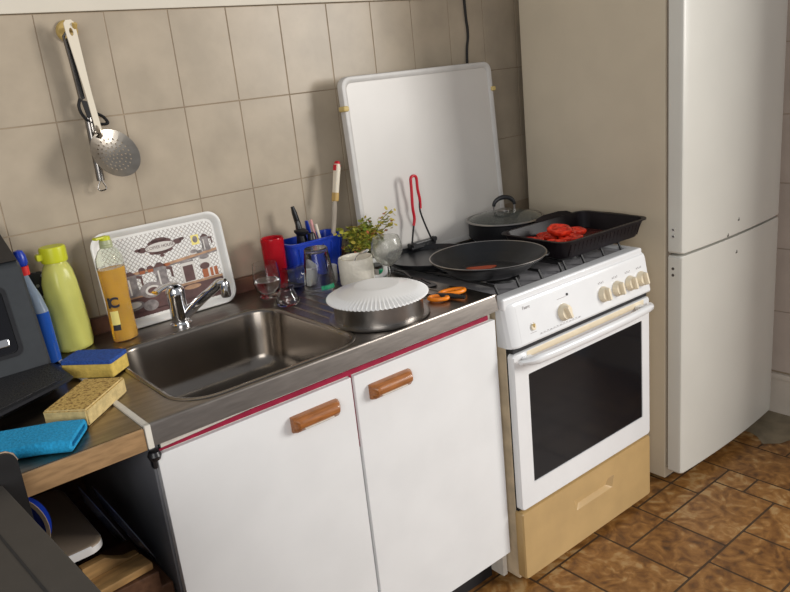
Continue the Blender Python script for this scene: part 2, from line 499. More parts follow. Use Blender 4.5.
def wood_handle(door, x0, z0, w):
    bm = B()
    n = 14
    loops = []
    for k in range(n + 1):
        t = k / n
        e = min(t, 1 - t)
        s = min(1.0, e / 0.10)
        s = 0.62 + 0.38 * math.sqrt(1 - (1 - s) ** 2)
        d = 0.026 * (0.80 + 0.2 * s) if 0 < k < n else 0.015
        hh = 0.035 * (0.93 + 0.07 * s)
        prof = [(0, 0), (0, hh), (d * 0.5, hh * 0.99), (d * 0.85, hh * 0.86), (d, hh * 0.62), (d * 0.97, hh * 0.42), (d * 0.80, hh * 0.26), (d * 0.62, hh * 0.08), (d * 0.45, 0)]
        zc = (0.035 - hh) / 2
        loops.append([(x0 + t * w, -0.5575 - y, z0 + zc + z) for y, z in prof])
    loft(bm, loops)
    h = obj('handle', bm, WOODH, door, world=True)
    h['label'] = 'orange-brown wooden handle'
    bm = B()
    box(bm, (x0 + w * .17, -0.5575 - 0.0246, z0 + 0.0072), (x0 + w * .80, -0.5575 - 0.0150, z0 + 0.0098), bev=0.001)
    obj('finger_slot', bm, WHITEEDGE, h, world=True)

for (x0, x1, hx) in ((0.004, 0.4435, 0.282), (0.4510, 0.8950, 0.486)):
    b = B(); box(b, (x0, -0.5575, 0.1035), (x1, -0.5400, 0.7860), bev=0.0018)
    d = obj('door', b, DOORWHITE, cab, world=True)
    wood_handle(d, hx, 0.7195, 0.116)
b = B()
lathe(b, [(0, -0.010), (0.010, -0.008), (0.013, 0), (0.010, 0.008), (0, 0.010)], 14, M=T(0.0, -0.556, 0.788))
box(b, (-0.006, -0.556, 0.760), (0.003, -0.541, 0.786), bev=0.003)
o = obj('bracket', b, BLACKPL, cab, world=True); o['label'] = 'black bracket at the top left corner'

# ================================================================== STEEL SINK TOP
sink = thing('sink', 'stainless steel kitchen sink top with one large basin and a ribbed drainer', 'sink', (0.45, -0.25, H))
FY = -0.568
bx0, bx1, by0, by1 = 0.082, 0.503, -0.536, -0.112
b = B()
outer = [(0.0, FY + 0.014), (SX, FY + 0.014), (SX, W - 0.014), (0.0, W - 0.014)]
ring = rrect(bx1 - bx0, by1 - by0, 0.075, 8, (bx0 + bx1) / 2, (by0 + by1) / 2)
fill_holes(b, outer, [ring], z=H)
# front apron with a rounded bead, right end turned down
prof = [(FY + 0.014, H), (FY + 0.010, H + 0.0022), (FY + 0.007, H + 0.0012), (FY + 0.0055, H - 0.003), (FY, H - 0.040), (FY + 0.003, H - 0.0415), (FY + 0.020, H - 0.0415)]
loft(b, [[(x, y, z) for y, z in prof] for x in (0.0, SX)], False, False, closed=False)
loft(b, [[(SX, y, H), (SX, y, H - 0.041)] for y in (FY + 0.002, W - 0.014)], False, False, closed=False)
# drainer ribs
for k in range(11):
    x = 0.545 + k * 0.030
    tube(b, [(x, -0.44, H - 0.0012), (x, -0.43, H + 0.0006), (x, -0.09, H + 0.0006), (x, -0.08, H - 0.0012)], 0.0032, 8, flat=0.6)
obj('worktop', b, STEEL, sink, world=True, sharp=55)
b = B()
cxm, cym, bw, bh = (bx0 + bx1) / 2, (by0 + by1) / 2, bx1 - bx0, by1 - by0
loops = []
for (ins, dz, r) in ((-0.012, 0.0006, 0.085), (-0.010, 0.0024, 0.084), (-0.005, 0.0030, 0.08), (0.0, 0.0012, 0.075), (0.003, -0.006, 0.072), (0.008, -0.05, 0.070), (0.016, -0.11, 0.066), (0.024, -0.132, 0.062), (0.040, -0.145, 0.055), (0.07, -0.150, 0.04), (0.15, -0.153, 0.03)):
    loops.append([(x, y, H + dz) for x, y in rrect(bw - 2 * ins, bh - 2 * ins, r, 8, cxm, cym)])
loft(b, loops, False, True)
obj('basin', b, BASIN, sink, world=True, sharp=60)
b = B()
lathe(b, [(0.040, -0.152), (0.040, -0.1495), (0.036, -0.1485), (0.026, -0.1515), (0, -0.1515)], 28, M=T(0.375, -0.30, H))
o = obj('drain', b, DULLMETAL, sink, world=True)

# joint strip and the left worktop
b = B()
box(b, (-0.0115, FY + 0.004, H - 0.002), (-0.0005, W - 0.014, H + 0.0035), bev=0.001)
box(b, (-0.0115, FY - 0.0025, H - 0.042), (-0.0005, FY + 0.008, H + 0.0035), bev=0.001)
tag(obj('joint_strip', b, WHITEEDGE, loc=(0, FY, H), world=True), 'pale narrow strip covering the joint between the two steel worktops', 'strip')
LXE = -0.0125
lw = thing('worktop', 'shorter steel worktop on the left carrying the black machine and sponges', 'worktop', (-0.3, -0.25, H - 0.044))
b = B()
fill_holes(b, [(-0.95, FY + 0.006), (LXE, FY + 0.006), (LXE, W - 0.014), (-0.95, W - 0.014)], [], z=H - 0.001, thick=0.018)
obj('top_sheet', b, STEEL2, lw, world=True, sharp=50)
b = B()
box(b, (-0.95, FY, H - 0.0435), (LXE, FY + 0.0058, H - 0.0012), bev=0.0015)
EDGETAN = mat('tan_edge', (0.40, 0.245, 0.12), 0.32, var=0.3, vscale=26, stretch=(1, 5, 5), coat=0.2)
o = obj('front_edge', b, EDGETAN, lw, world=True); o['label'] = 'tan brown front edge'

# ---- mixer tap
tap = thing('mixer_tap', 'chrome single-lever mixer tap behind the sink basin', 'tap', (0.295, -0.045, H))
b = B(); lathe(b, [(0, 0), (0.027, 0), (0.027, 0.004), (0.024, 0.007), (0.0225, 0.010), (0.0225, 0.072), (0.0235, 0.076), (0.0235, 0.090), (0.019, 0.098), (0, 0.099)], 28)
obj('tap_body', b, CHROME, tap)
b = B()
sp = curve([(0.012, -0.01, 0.022), (0.035, -0.045, 0.056), (0.062, -0.090, 0.092), (0.070, -0.108, 0.106), (0.080, -0.122, 0.107)], 6)
tube(b, sp, [0.0135 - 0.003 * i / len(sp) for i in range(len(sp))], 14)
obj('spout', b, CHROME, tap)
b = B(); lathe(b, [(0, 0.078), (0.011, 0.078), (0.0125, 0.082), (0.0125, 0.108), (0.010, 0.116), (0, 0.117)], 18, M=T(0.078, -0.120, -0.006)); obj('nozzle', b, CHROME, tap)
b = B()
lv = curve([(0.012, 0.006, 0.098), (-0.004, -0.004, 0.108), (-0.035, -0.018, 0.110), (-0.062, -0.030, 0.104)], 5)
tube(b, lv, [0.011 + 0.003 * math.sin(PI * i / len(lv)) for i in range(len(lv))], 12, flat=0.45)
obj('lever', b, CHROME, tap)

# ================================================================== COOKER
ck = thing('cooker', 'white freestanding gas cooker with glass oven door and raised lid', 'cooker', (0.915, -0.593, 0.0), -0.0117)
CW = 0.595
b = B(); box(b, (0.004, 0.030, 0.006), (CW - 0.004, 0.565, 0.800), bev=0.002)
o = obj('body', b, AGED, ck); o['label'] = 'yellowed cream enamel side'
b = B()
prof = [(0.000, 0.703), (-0.002, 0.708), (0.016, 0.806), (0.020, 0.815), (0.028, 0.820), (0.052, 0.820), (0.052, 0.703)]
loft(b, [[(x, y, z) for y, z in prof] for x in (0.034, 0.597)])
cp = obj('control_panel', b, ENAMEL, ck, sharp=25)
b = B()
lps = []
for t in (0, .15, .35, .6, .85, 1.0):
    x = -0.001 + 0.0345 * t; k = 0.020 * (1 - math.sqrt(max(0, 1 - (1 - t) ** 2)))
    lps.append([(x, y + k if y < 0.05 else y, z) for y, z in prof])
loft(b, lps)
obj('end_cap', b, ENAMEL, ck, sharp=25)
# markings on the sloping panel: frame with x along panel, y up the slope
slope = math.atan2(0.018, 0.098)
def pm(x, z, off=0.0): return T(x, -0.002 + (z - 0.708) * 0.018 / 0.098 - off, z) @ RX(PI / 2 - slope)
b = B()
text(b, 'Faure', 0.0125, pm(0.072, 0.797, 0.0004), 0.0002, align='CENTER')
obj('lettering', b, GREYINK, cp)
for k, xx in enumerate((0.382, 0.446, 0.507, 0.562)):
    b = B()
    for q in range(4):
        box(b, (-0.0012, -0.0012, 0), (0.0012, 0.0012, 0.0004), M=pm(xx - 0.014 + q * 0.007, 0.784 + 0.001 * (q % 2), 0.0002))
    box(b, (-0.012, -0.0004, 0), (0.012, 0.0004, 0.0004), M=pm(xx - 0.003, 0.7815, 0.0002))
    obj('knob_symbol', b, GREYINK, cp)
b = B()
for q in range(13):
    box(b, (-0.0035, -0.0006, 0), (0.0035, 0.0006, 0.0004), M=pm(0.11 + q * 0.013, 0.7185 + 0.0006 * (q % 3), 0.0002))
box(b, (-0.085, -0.0003, 0), (0.085, 0.0003, 0.0004), M=pm(0.188, 0.7165, 0.0002))
obj('dial_scale', b, GREYINK, cp)
b = B(); box(b, (-0.018, -0.0004, 0), (0.018, 0.0004, 0.0004), M=pm(0.208, 0.785, 0.0002)); obj('panel_line', b, GREYINK, cp)
b = B(); box(b, (-0.012, -0.0004, 0), (0.012, 0.0004, 0.0004), M=pm(0.083, 0.728, 0.0002)); obj('panel_line', b, GREYINK, cp)
b = B(); cyl(b, 0.0036, 0, 0.002, 12, M=pm(0.2325, 0.789)); o = obj('indicator_lamp', b, INK, cp)
def knob(x, z, r, ang):
    bm = B(); M = pm(x, z) @ RZ(ang)
    lathe(bm, [(0, 0), (r, 0), (r, 0.003), (r * 0.93, 0.006), (r * 0.86, 0.012), (r * 0.80, 0.0145), (0, 0.0145)], 28, M=M)
    k = obj('control_knob', bm, CREAM, ck)
    bm = B()
    lp = []
    for (w, l, zz) in ((0.36, 0.86, 0.013), (0.34, 0.84, 0.021), (0.26, 0.74, 0.025)):
        lp.append([(a, c, zz) for a, c in rrect(2 * r * w * .62, 2 * r * l, r * w * .55, 3)])
    loft(bm, lp, True, True, M=M)
    obj('grip', bm, CREAM, k)
knob(0.208, 0.7470, 0.0235, 0.35)
for xx in (0.382, 0.446, 0.507, 0.562): knob(xx, 0.7500, 0.0225, 0.12)
b = B()
cyl(b, 0.0085, 0, 0.005, 18, M=pm(0.0835, 0.742), bev=0.001)
o = obj('ignition_button', b, CREAM, ck)
b = B()
for a in (-0.5, 0, 0.5): box(b, (-0.0012, 0.0, 0.005), (0.0012, 0.013 if a == 0 else 0.010, 0.0058), M=pm(0.0835, 0.741) @ RZ(a))
obj('flame_symbol', b, HOOKM, o)
# gap
b = B(); box(b, (0.006, 0.006, 0.690), (CW - 0.006, 0.040, 0.7035)); obj('door_gap', b, BLACKGAP, ck)
b = B(); box(b, (0.006, 0.020, 0.220), (CW - 0.002, 0.0299, 0.692)); obj('door_seal', b, BLACKGAP, ck)
# oven door: frame and glass
b = B()
wl, wr, wb, wt = 0.053, 0.556, 0.305, 0.622
t0 = bmesh.new()
o4 = rrect(CW, 0.6885 - 0.236, 0.010, 4, CW / 2, (0.6885 + 0.236) / 2)
i4 = rrect(wr - wl, wt - wb, 0.004, 4, (wl + wr) / 2, (wt + wb) / 2)
lp = [[(x, 0.020, z) for x, z in o4], [(x, 0.003, z) for x, z in o4], [(x * 0.992 + .0024, 0.0, z * 0.994 + 0.0028) for x, z in o4], [(x, 0.0, z) for x, z in i4], [(x, 0.004, z) for x, z in i4]]
loft(b, lp, True, False)
t0.free()
od = obj('oven_door', b, ENAMEL, ck, sharp=30)
b = B(); box(b, (wl + 0.0004, 0.0025, wb + 0.0004), (wr - 0.0004, 0.010, wt - 0.0004)); obj('oven_window', b, OVENGLASS, od)
b = B(); box(b, (0.05, -0.0012, 0.6685), (CW - 0.03, 0.006, 0.6865), bev=0.002); o = obj('door_top_strip', b, CREAM, od); o['label'] = 'cream strip along the top of the oven door'
b = B()
hp = []
for k in range(25):
    t = k / 24
    x = 0.012 + t * 0.572; y = -0.016 - 0.030 * math.sin(PI * min(1, max(0, t))) ** 0.35 if 0 < t < 1 else -0.012
    z = 0.668 + 0.004 * math.sin(PI * t)
    hp.append((x, y, z))
loops = []
for i, (x, y, z) in enumerate(hp):
    e = min(i, 24 - i)
    s = 1.0 if e > 1 else (0.72 if e == 1 else 0.45)
    loops.append([(x, y + a * 0.8, z + c * s) for a, c in ((-0.010, 0.006), (-0.004, 0.012), (0.006, 0.0125), (0.010, 0.006), (0.008, -0.006), (0.0, -0.011), (-0.008, -0.006))])
loft(b, loops)
for xx in (0.045, 0.535): box(b, (xx - 0.016, -0.034, 0.661), (xx + 0.016, 0.001, 0.677), bev=0.004)
obj('door_handle', b, ENAMEL, od, sharp=50)
# drawer with a tapered grip
b = B()
dz0, dz1 = 0.018, 0.2275
og = rrect(CW, dz1 - dz0, 0.008, 3, CW / 2, (dz0 + dz1) / 2)
def trap(xa, xb, xc, xd, za, zb, n=16):
    # same vertex count as og: map onto trapezoid border
    per = []
    P = [(xb, zb), (xa, zb), (xc, za), (xd, za)]
    for k in range(4):
        for q in range(4):
            t = q / 3 * 0.10
            A = P[k]; Pv = P[k - 1]; Nx = P[(k + 1) % 4]
            if q < 2: f = (0.12 - q * 0.09); per.append((A[0] + (Pv[0] - A[0]) * f, A[1] + (Pv[1] - A[1]) * f))
            else: f = (q - 2) * 0.09 + 0.03; per.append((A[0] + (Nx[0] - A[0]) * f, A[1] + (Nx[1] - A[1]) * f))
    return per
tp = trap(0.215, 0.405, 0.225, 0.395, 0.132, 0.170)
tp2 = trap(0.225, 0.395, 0.250, 0.378, 0.142, 0.162)
loft(b, [[(x, 0.028, z) for x, z in og], [(x, 0.004, z) for x, z in og], [(x * 0.99 + .003, 0.0, z * 0.98 + .0025) for x, z in og], [(x, 0.0, z) for x, z in tp], [(x, 0.013, z) for x, z in tp2]], True, True)
obj('drawer', b, DRAWER, ck, sharp=30)
# cooktop
b = B()
box(b, (-0.001, 0.024, 0.8015), (CW + 0.001, 0.066, 0.8345), bev=0.006, seg=3)
box(b, (-0.001, 0.060, 0.8015), (0.022, 0.565, 0.8345), bev=0.004); box(b, (CW - 0.021, 0.060, 0.8015), (CW + 0.001, 0.565, 0.8345), bev=0.004)
box(b, (-0.001, 0.535, 0.8015), (CW + 0.001, 0.567, 0.8345), bev=0.004)
obj('hob_rim', b, ENAMEL, ck)
b = B(); box(b, (0.018, 0.062, 0.806), (CW - 0.018, 0.54, 0.826)); obj('hob_plate', b, HOB, ck)
for gx0, gx1 in ((0.030, 0.292), (0.303, 0.565)):
    b = B()
    for xx in (gx0 + 0.004, gx0 + 0.085, gx0 + 0.175, gx1 - 0.004):
        tube(b, [(xx, 0.070, 0.827), (xx, 0.082, 0.851), (xx, 0.30, 0.853), (xx, 0.515, 0.851), (xx, 0.527, 0.827)], 0.0045, 8)
    for yy in (0.165, 0.30, 0.512):
        tube(b, [(gx0 + 0.004, yy, 0.850), (gx1 - 0.004, yy, 0.850)], 0.0042, 8)
    obj('pan_support', b, BLACKENAMEL, ck)
for (x, y, r) in ((0.16, 0.175, 0.042), (0.16, 0.42, 0.034), (0.435, 0.175, 0.034), (0.435, 0.42, 0.046)):
    b = B()
    lathe(b, [(0, 0.826), (r * 1.15, 0.826), (r * 1.1, 0.832), (r * 0.8, 0.836), (r * 0.8, 0.840), (r * 0.72, 0.845), (0, 0.845)], 26, M=T(x, y, 0))
    obj('burner', b, BLACKENAMEL, ck)
# raised lid: enamel sheet in a frame, bumpers at both edges
LA = math.radians(-2.9)
LM = T(-0.011, 0.578, 0.838) @ RX(LA)
LH = 0.567
CWb = CW; CW = CW + 0.014
b = B()
ol = rrect(CW + 0.004, LH, 0.030, 6, CW / 2, LH / 2); il = rrect(CW - 0.034, LH - 0.038, 0.018, 6, CW / 2, LH / 2)
def P3(L, y): return [(x, y, z) for x, z in L]
loft(b, [P3(il, 0.004), P3(il, -0.007), P3(rrect(CW - 0.020, LH - 0.022, 0.022, 6, CW / 2, LH / 2), -0.012), P3(rrect(CW + 0.000, LH - 0.004, 0.029, 6, CW / 2, LH / 2), -0.010), P3(ol, -0.004), P3(ol, 0.010), P3(il, 0.012)], False, False, M=LM)
ld = obj('lid_frame', b, LIDFRAME, ck, sharp=50); ld['label'] = 'pale grey frame of the raised lid'
b = B(); box(b, (0.014, -0.006, 0.016), (CW - 0.014, 0.006, LH - 0.016), M=LM); obj('lid_panel', b, LIDWHITE, ld)
for xx in (0.001, CW - 0.001):
    b = B(); box(b, (xx - 0.010, -0.018, 0.470), (xx + 0.010, 0.012, 0.486), bev=0.005, M=LM); obj('bumper', b, AMBERRUB, ld)
for xx in (0.06, CW - 0.06):
    b = B(); box(b, (xx - 0.02, 0.552, 0.825), (xx + 0.02, 0.584, 0.850), bev=0.004); obj('hinge', b, LIDFRAME, ck)

CW = CWb

# ================================================================== REFRIGERATOR
FX, FWd = 1.626, 0.634
fr = thing('refrigerator', 'tall cream two-door refrigerator with bowed doors beside the cooker', 'refrigerator', (FX + FWd / 2, -0.25, 0.0))
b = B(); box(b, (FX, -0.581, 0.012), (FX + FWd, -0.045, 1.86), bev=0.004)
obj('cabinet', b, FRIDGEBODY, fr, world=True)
b = B(); box(b, (FX + 0.008, -0.592, 0.06), (FX + FWd - 0.008, -0.580, 1.85)); obj('door_seal', b, SEAL, fr, world=True)
def bow(x):
    t = (x - FX) / FWd
    return -0.634 - 0.013 * math.sin(PI * min(1, max(0, t))) ** 0.8
def fdoor(z0, z1):
    bm = B()
    n = 22
    pts = [(FX + 0.002, -0.590), (FX + 0.002, -0.624), (FX + 0.006, -0.632)]
    pts += [(FX + FWd * (0.02 + 0.96 * k / n), bow(FX + FWd * (0.02 + 0.96 * k / n))) for k in range(n + 1)]
    pts += [(FX + FWd - 0.006, -0.632), (FX + FWd - 0.002, -0.624), (FX + FWd - 0.002, -0.590)]
    def L(s, z): return [(FX + FWd / 2 + (x - FX - FWd / 2) * s, (-0.590 + (y + 0.590) * s), z) for x, y in pts]
    loft(bm, [L(0.985, z0), L(1.0, z0 + 0.006), L(1.0, z1 - 0.006), L(0.985, z1)])
    return obj('door', bm, FRIDGEDOOR, fr, world=True, sharp=35)
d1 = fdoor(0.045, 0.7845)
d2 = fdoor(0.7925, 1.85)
b = B()
for z in (0.8655, 0.845): lathe(b, [(0.0055, -0.001), (0.0055, 0.0015), (0.0035, 0.0018), (0.003, 0.0005), (0, 0.0005)], 14, M=T(FX + 0.0025, -0.606, z) @ RY(-PI / 2))
obj('screw_hole', b, LIDFRAME, d2, world=True)
b = B()
for z in (0.7445, 0.724): cyl(b, 0.0045, 0, 0.0016, 14, M=T(FX + 0.0025, -0.606, z) @ RY(-PI / 2))
obj('screw_hole', b, DIRT, d1, world=True)
for (x, z, d) in ((1.945, 0.836, d2), (1.937, 0.730, d1), (1.880, 0.797, d2)):
    b = B()
    y = bow(x)
    box(b, (x - 0.006, y - 0.0008, z - 0.003), (x + 0.004, y + 0.002, z + 0.002), bev=0.0006); box(b, (x - 0.001, y - 0.0008, z), (x + 0.003, y + 0.002, z + 0.007), bev=0.0006)
    o = obj('chip', b, DIRT, d, world=True)
b = B(); box(b, (FX + 0.03, -0.572, 0.0), (FX + FWd - 0.03, -0.06, 0.012)); obj('foot_base', b, BLACKGAP, fr, world=True)
for z0_, z1_, ya, yb in ((1.070, 1.0745, -0.300, -0.248), (1.032, 1.036, -0.292, -0.280)):
    b = B(); box(b, (FX - 0.0008, ya, z0_), (FX + 0.001, yb, z1_), bev=0.0007)
    obj('dent', b, FRIDGEBODY, fr, world=True)

# cable on the wall
b = B()
tube(b, curve([(1.497, W - 0.006, 2.2), (1.502, W - 0.006, 1.62), (1.508, W - 0.006, 1.50), (1.495, W - 0.006, 1.40), (1.490, W - 0.006, 1.0)], 8), 0.0045, 8)
tag(obj('power_cable', b, CABLE, loc=(1.497, W - 0.006, 1.0), world=True), 'black cable running down the tiles behind the cooker lid', 'cable')

# ================================================================== ON THE COOKER
HZ = 0.8577
# crepe pan with folding red wire handle
cpn = thing('crepe_pan', 'flat black griddle pan with upright red wire handle behind the frying pan', 'pan', (1.040, -0.168, HZ))
b = B(); R = 0.133
lathe(b, [(0, 0.0), (R - 0.012, 0.0), (R, 0.014), (R, 0.017), (R - 0.004, 0.017), (R - 0.016, 0.006), (0, 0.006)], 48)
obj('pan_body', b, NONSTICK, cpn)
b = B()
hx, hy = 1.108, -0.052
box(b, (hx - 0.052, hy - 0.012, 0.868), (hx + 0.052, hy + 0.010, 0.889), bev=0.004)
lathe(b, [(0, -.006), (.008, -.006), (.008, .006), (0, .006)], 12, M=T(hx - 0.042, hy - .013, 0.884) @ RX(PI / 2)); lathe(b, [(0, -.006), (.008, -.006), (.008, .006), (0, .006)], 12, M=T(hx + 0.042, hy - .013, 0.888) @ RX(PI / 2))
obj('handle_bracket', b, BLACKPL, cpn, world=True)
b = B()
L1 = curve([(hx - 0.040, hy, 0.882), (hx - 0.030, hy, 0.925), (hx - 0.020, hy, 0.962), (hx - 0.022, hy, 0.985)], 5)
R1 = curve([(hx + 0.042, hy, 0.886), (hx + 0.018, hy, 0.945), (hx + 0.006, hy, 0.985), (hx + 0.008, hy, 1.02)], 5)
tube(b, L1, 0.0028, 8); tube(b, R1, 0.0028, 8)
obj('wire', b, BLACKENAMEL, cpn, world=True)
b = B()
tube(b, curve([(hx - 0.026, hy, 0.942), (hx - 0.020, hy, 0.965), (hx - 0.023, hy, 1.00), (hx - 0.021, hy, 1.05), (hx - 0.020, hy, 1.085), (hx - 0.014, hy, 1.093), (hx - 0.004, hy, 1.093), (hx + 0.003, hy, 1.085), (hx + 0.004, hy, 1.05), (hx + 0.009, hy, 1.02), (hx + 0.008, hy, 0.990)], 5), 0.0046, 10)
o = obj('grip_sleeve', b, REDRUB, cpn, world=True); o['label'] = 'red sleeve on the wire handle'

# frying pan
fp = thing('frying_pan', 'large black frying pan on the front left burner', 'pan', (1.02, -0.424, HZ + 0.016))
b = B(); R = 0.157
lathe(b, [(0, -0.014), (0.088, -0.014), (0.098, -0.008), (R - 0.004, 0.029), (R, 0.034), (R + 0.001, 0.0362), (R - 0.003, 0.0362), (R - 0.010, 0.028), (0.108, -0.004), (0.098, -0.009), (0, -0.009)], 64)
obj('pan_body', b, NONSTICK, fp, sharp=50)
b = B(); lathe(b, [(R - 0.0030, 0.0360), (R - 0.0018, 0.0374), (R + 0.0004, 0.0374), (R + 0.0014, 0.0360)], 64)
o = obj('rim', b, DULLMETAL, fp); o['label'] = 'bare metal rim'
b = B()
tube(b, curve([(0.128, -0.072, 0.012), (0.150, -0.078, 0.010), (0.172, -0.062, 0.012), (0.178, -0.035, 0.014), (0.170, -0.010, 0.016), (0.150, -0.004, 0.018)], 6), 0.005, 8, flat=0.7)
obj('side_handle', b, BLACKENAMEL, fp)
b = B()
tt = [(0.038 * math.cos(a) * (1 + .2 * math.sin(3 * a)), 0.020 * math.sin(a) * (1 + .25 * math.cos(2 * a))) for a in [2 * PI * k / 22 for k in range(22)]]
prism(b, tt, -0.0095, -0.0078, M=T(0.008, 0.034, 0.0008) @ RZ(-0.7))
o = obj('sauce_residue', b, RESIDUE, fp); o['label'] = 'reddish sauce residue'

# pot with glass lid
pot = thing('saucepan', 'low black saucepan with a glass lid on the back burner', 'saucepan', (1.383, -0.155, HZ))
b = B(); R = 0.119
lathe(b, [(0, 0), (R - 0.006, 0), (R, 0.006), (R, 0.052), (R + 0.003, 0.055), (R - 0.002, 0.055), (R - 0.004, 0.05), (R - 0.005, 0.006), (0, 0.004)], 48)
obj('pot_body', b, PANOUT, pot)
PLM = T(0, 0, 0.0565)
b = B(); RL = 0.124
dome = [(0, 0.026), (0.04, 0.0235), (0.08, 0.0155), (0.11, 0.006), (RL - 0.004, 0.0015)]
lathe(b, dome + [(r, z - 0.0035) for r, z in reversed(dome)], 48, M=PLM)
LIDGLASS = mat('lid_glass', (0.50, 0.52, 0.48), 0.05, trans=0.9, ior=1.3)
plid = obj('lid', b, LIDGLASS, pot); plid['label'] = 'domed glass lid with a black arched handle'
b = B(); lathe(b, [(RL - 0.006, -0.0012), (RL, -0.0015), (RL + 0.003, 0.0008), (RL, 0.004), (RL - 0.006, 0.0035), (RL - 0.006, -0.0012)], 48, M=PLM); obj('steel_rim', b, DULLMETAL, plid)
b = B(); cyl(b, 0.022, 0.0235, 0.030, 20, bev=0.002, M=PLM); obj('handle_base', b, DULLMETAL, plid)
HM = PLM @ RZ(-0.6)
for s in (-1, 1):
    b = B(); tube(b, [(s * 0.033, 0, 0.023), (s * 0.034, 0, 0.046)], 0.0035, 8, M=HM); obj('handle_post', b, DULLMETAL, plid)
b = B(); ar = [(0.034 * math.cos(a), 0, 0.042 + 0.026 * math.sin(a)) for a in [PI * k / 14 for k in range(15)]]
tube(b, ar, [0.0055 + 0.0022 * math.sin(PI * k / 14) for k in range(15)], 10, M=HM, ref=(0, 1, 0)); obj('handle_grip', b, BLACKPL, plid)

# roasting tin with tomatoes
RTM = RZ(-0.055)
rt = thing('roasting_tin', 'deep black roasting tin of tomato halves on the right of the hob', 'roasting tin', (1.389, -0.426, HZ + 0.001))
def ring_rr(w, h, r, z): return [(x, y, z) for x, y in rrect(w, h, r, 6)]
b = B()
TWd, TDp = 0.385, 0.265
loft(b, [ring_rr(TWd - 0.055, TDp - 0.055, 0.03, 0.0), ring_rr(TWd - 0.045, TDp - 0.045, 0.035, 0.003), ring_rr(TWd - 0.020, TDp - 0.020, 0.034, 0.045), ring_rr(TWd - 0.016, TDp - 0.016, 0.034, 0.050), ring_rr(TWd, TDp, 0.038, 0.0515), ring_rr(TWd, TDp, 0.038, 0.0545), ring_rr(TWd - 0.022, TDp - 0.022, 0.034, 0.0545), ring_rr(TWd - 0.028, TDp - 0.028, 0.033, 0.046), ring_rr(TWd - 0.054, TDp - 0.054, 0.032, 0.006), ring_rr(TWd - 0.07, TDp - 0.07, 0.03, 0.004)], True, True, M=RTM)
# fluted side ribs
for k in range(19):
    x = -0.151 + k * 0.0168
    for s in (-1, 1):
        tube(b, [(x, s * (TDp / 2 - 0.0235), 0.008), (x, s * (TDp / 2 - 0.0115), 0.043)], 0.0022, 6, M=RTM)
obj('tin_body', b, TINBLACK, rt, sharp=45)
for s in (-1, 1):
    b = B()
    pts = [(x, y) for x, y in [(-0.075, 0.0), (-0.060, 0.016), (-0.030, 0.024), (0.030, 0.024), (0.060, 0.016), (0.075, 0.0)]]
    prism(b, pts, -0.0015, 0.0025, M=RTM @ T(0.055, TDp / 2 - 0.003, 0.053) @ RX(0.75) @ Matrix.Diagonal((1.15, 0.8, 1, 1)) if s > 0 else RTM @ T(TWd / 2 - 0.004, 0, 0.052) @ RZ(-PI / 2) @ Matrix.Diagonal((0.8, 0.35, 1, 1)))
    obj('handle', b, TINBLACK, rt)
b = B(); prism(b, rrect(TWd - 0.085, TDp - 0.085, 0.03), 0.0045, 0.0075, M=RTM); o = obj('juice', b, JUICE, rt); o['label'] = 'thin dark red tomato juice'

def tomato_bm(seed):
    bm = B()
    rs = random.Random(seed)
    R = 0.0365
    lathe(bm, [(0, 0.0), (R * .55, 0.002), (R * .9, 0.009), (R, 0.017), (R * .97, 0.0215), (R * .84, 0.0235), (R * .72, 0.0215), (R * .60, 0.0195), (R * .5, 0.0205), (R * .30, 0.0235), (0, 0.0225)], 26)
    for v in bm.verts:
        a = math.atan2(v.co.y, v.co.x); r = math.hypot(v.co.x, v.co.y)
        k = 1 + 0.06 * math.cos(5 * a + seed)
        v.co.x *= k; v.co.y *= k
        if v.co.z > 0.018 and r < R * .75: v.co.z += 0.003 * math.sin(3 * a + seed)
    return bm
toms = [(-0.118, 0.060, 0, 'tomato half at the left end of the roasting tin, next to the glass lid'),
        (-0.044, 0.066, 0, 'tomato half at the back of the roasting tin, second from the glass lid'),
        (0.042, 0.040, 0, 'tomato half lying farthest right in the roasting tin'),
        (-0.108, -0.018, 0, 'tomato half at the front left of the roasting tin'),
        (-0.032, -0.010, 0, 'tomato half in the middle of the roasting tin floor'),
        (-0.036, 0.030, 0.0225, 'tomato half perched on top of the others in the roasting tin')]
for k, (x, y, dz, lab) in enumerate(toms):
    p = RTM @ Vector((x, y, 0))
    o = obj('tomato_half', tomato_bm(k + 1), TOMATO, loc=(1.389 + p.x, -0.428 + p.y, HZ + 0.0085 + dz))
    o.rotation_euler = (0.12 if k == 5 else 0, 0.18 if k == 5 else 0, k)
    tag(o, lab, 'tomato', 'tomato halves in the roasting tin')

# ================================================================== ON THE DRAINER
# cake tin under an upturned fluted plate
ct = thing('cake_tin', 'round grey metal cake tin at the drainer front edge', 'cake tin', (0.628, -0.437, H + 0.002))
b = B(); lathe(b, [(0, 0), (0.121, 0), (0.122, 0.0025), (0.118, 0.004), (0.107, 0.004), (0.107, 0.047), (0.109, 0.049), (0.106, 0.0495), (0.1045, 0.047), (0.1045, 0.006), (0, 0.006)], 56)
obj('tin_wall', b, DULLMETAL, ct)
b = B()
fl = []
NS = 288
for (r, z, am) in ((0.0, 0.0225, 0), (0.045, 0.0225, 0), (0.052, 0.024, 0), (0.056, 0.0230, 0), (0.084, 0.016, 0.0), (0.096, 0.0115, 0.0002), (0.102, 0.009, 0.0011), (0.118, 0.001, 0.0014), (0.1215, -0.002, 0.0014), (0.1215, -0.004, 0.0014), (0.116, -0.002, 0.0012), (0.100, 0.005, 0.0004), (0.050, 0.019, 0), (0, 0.020, 0)):
    fl.append((r, z, am))
t = bmesh.new(); Rg = []
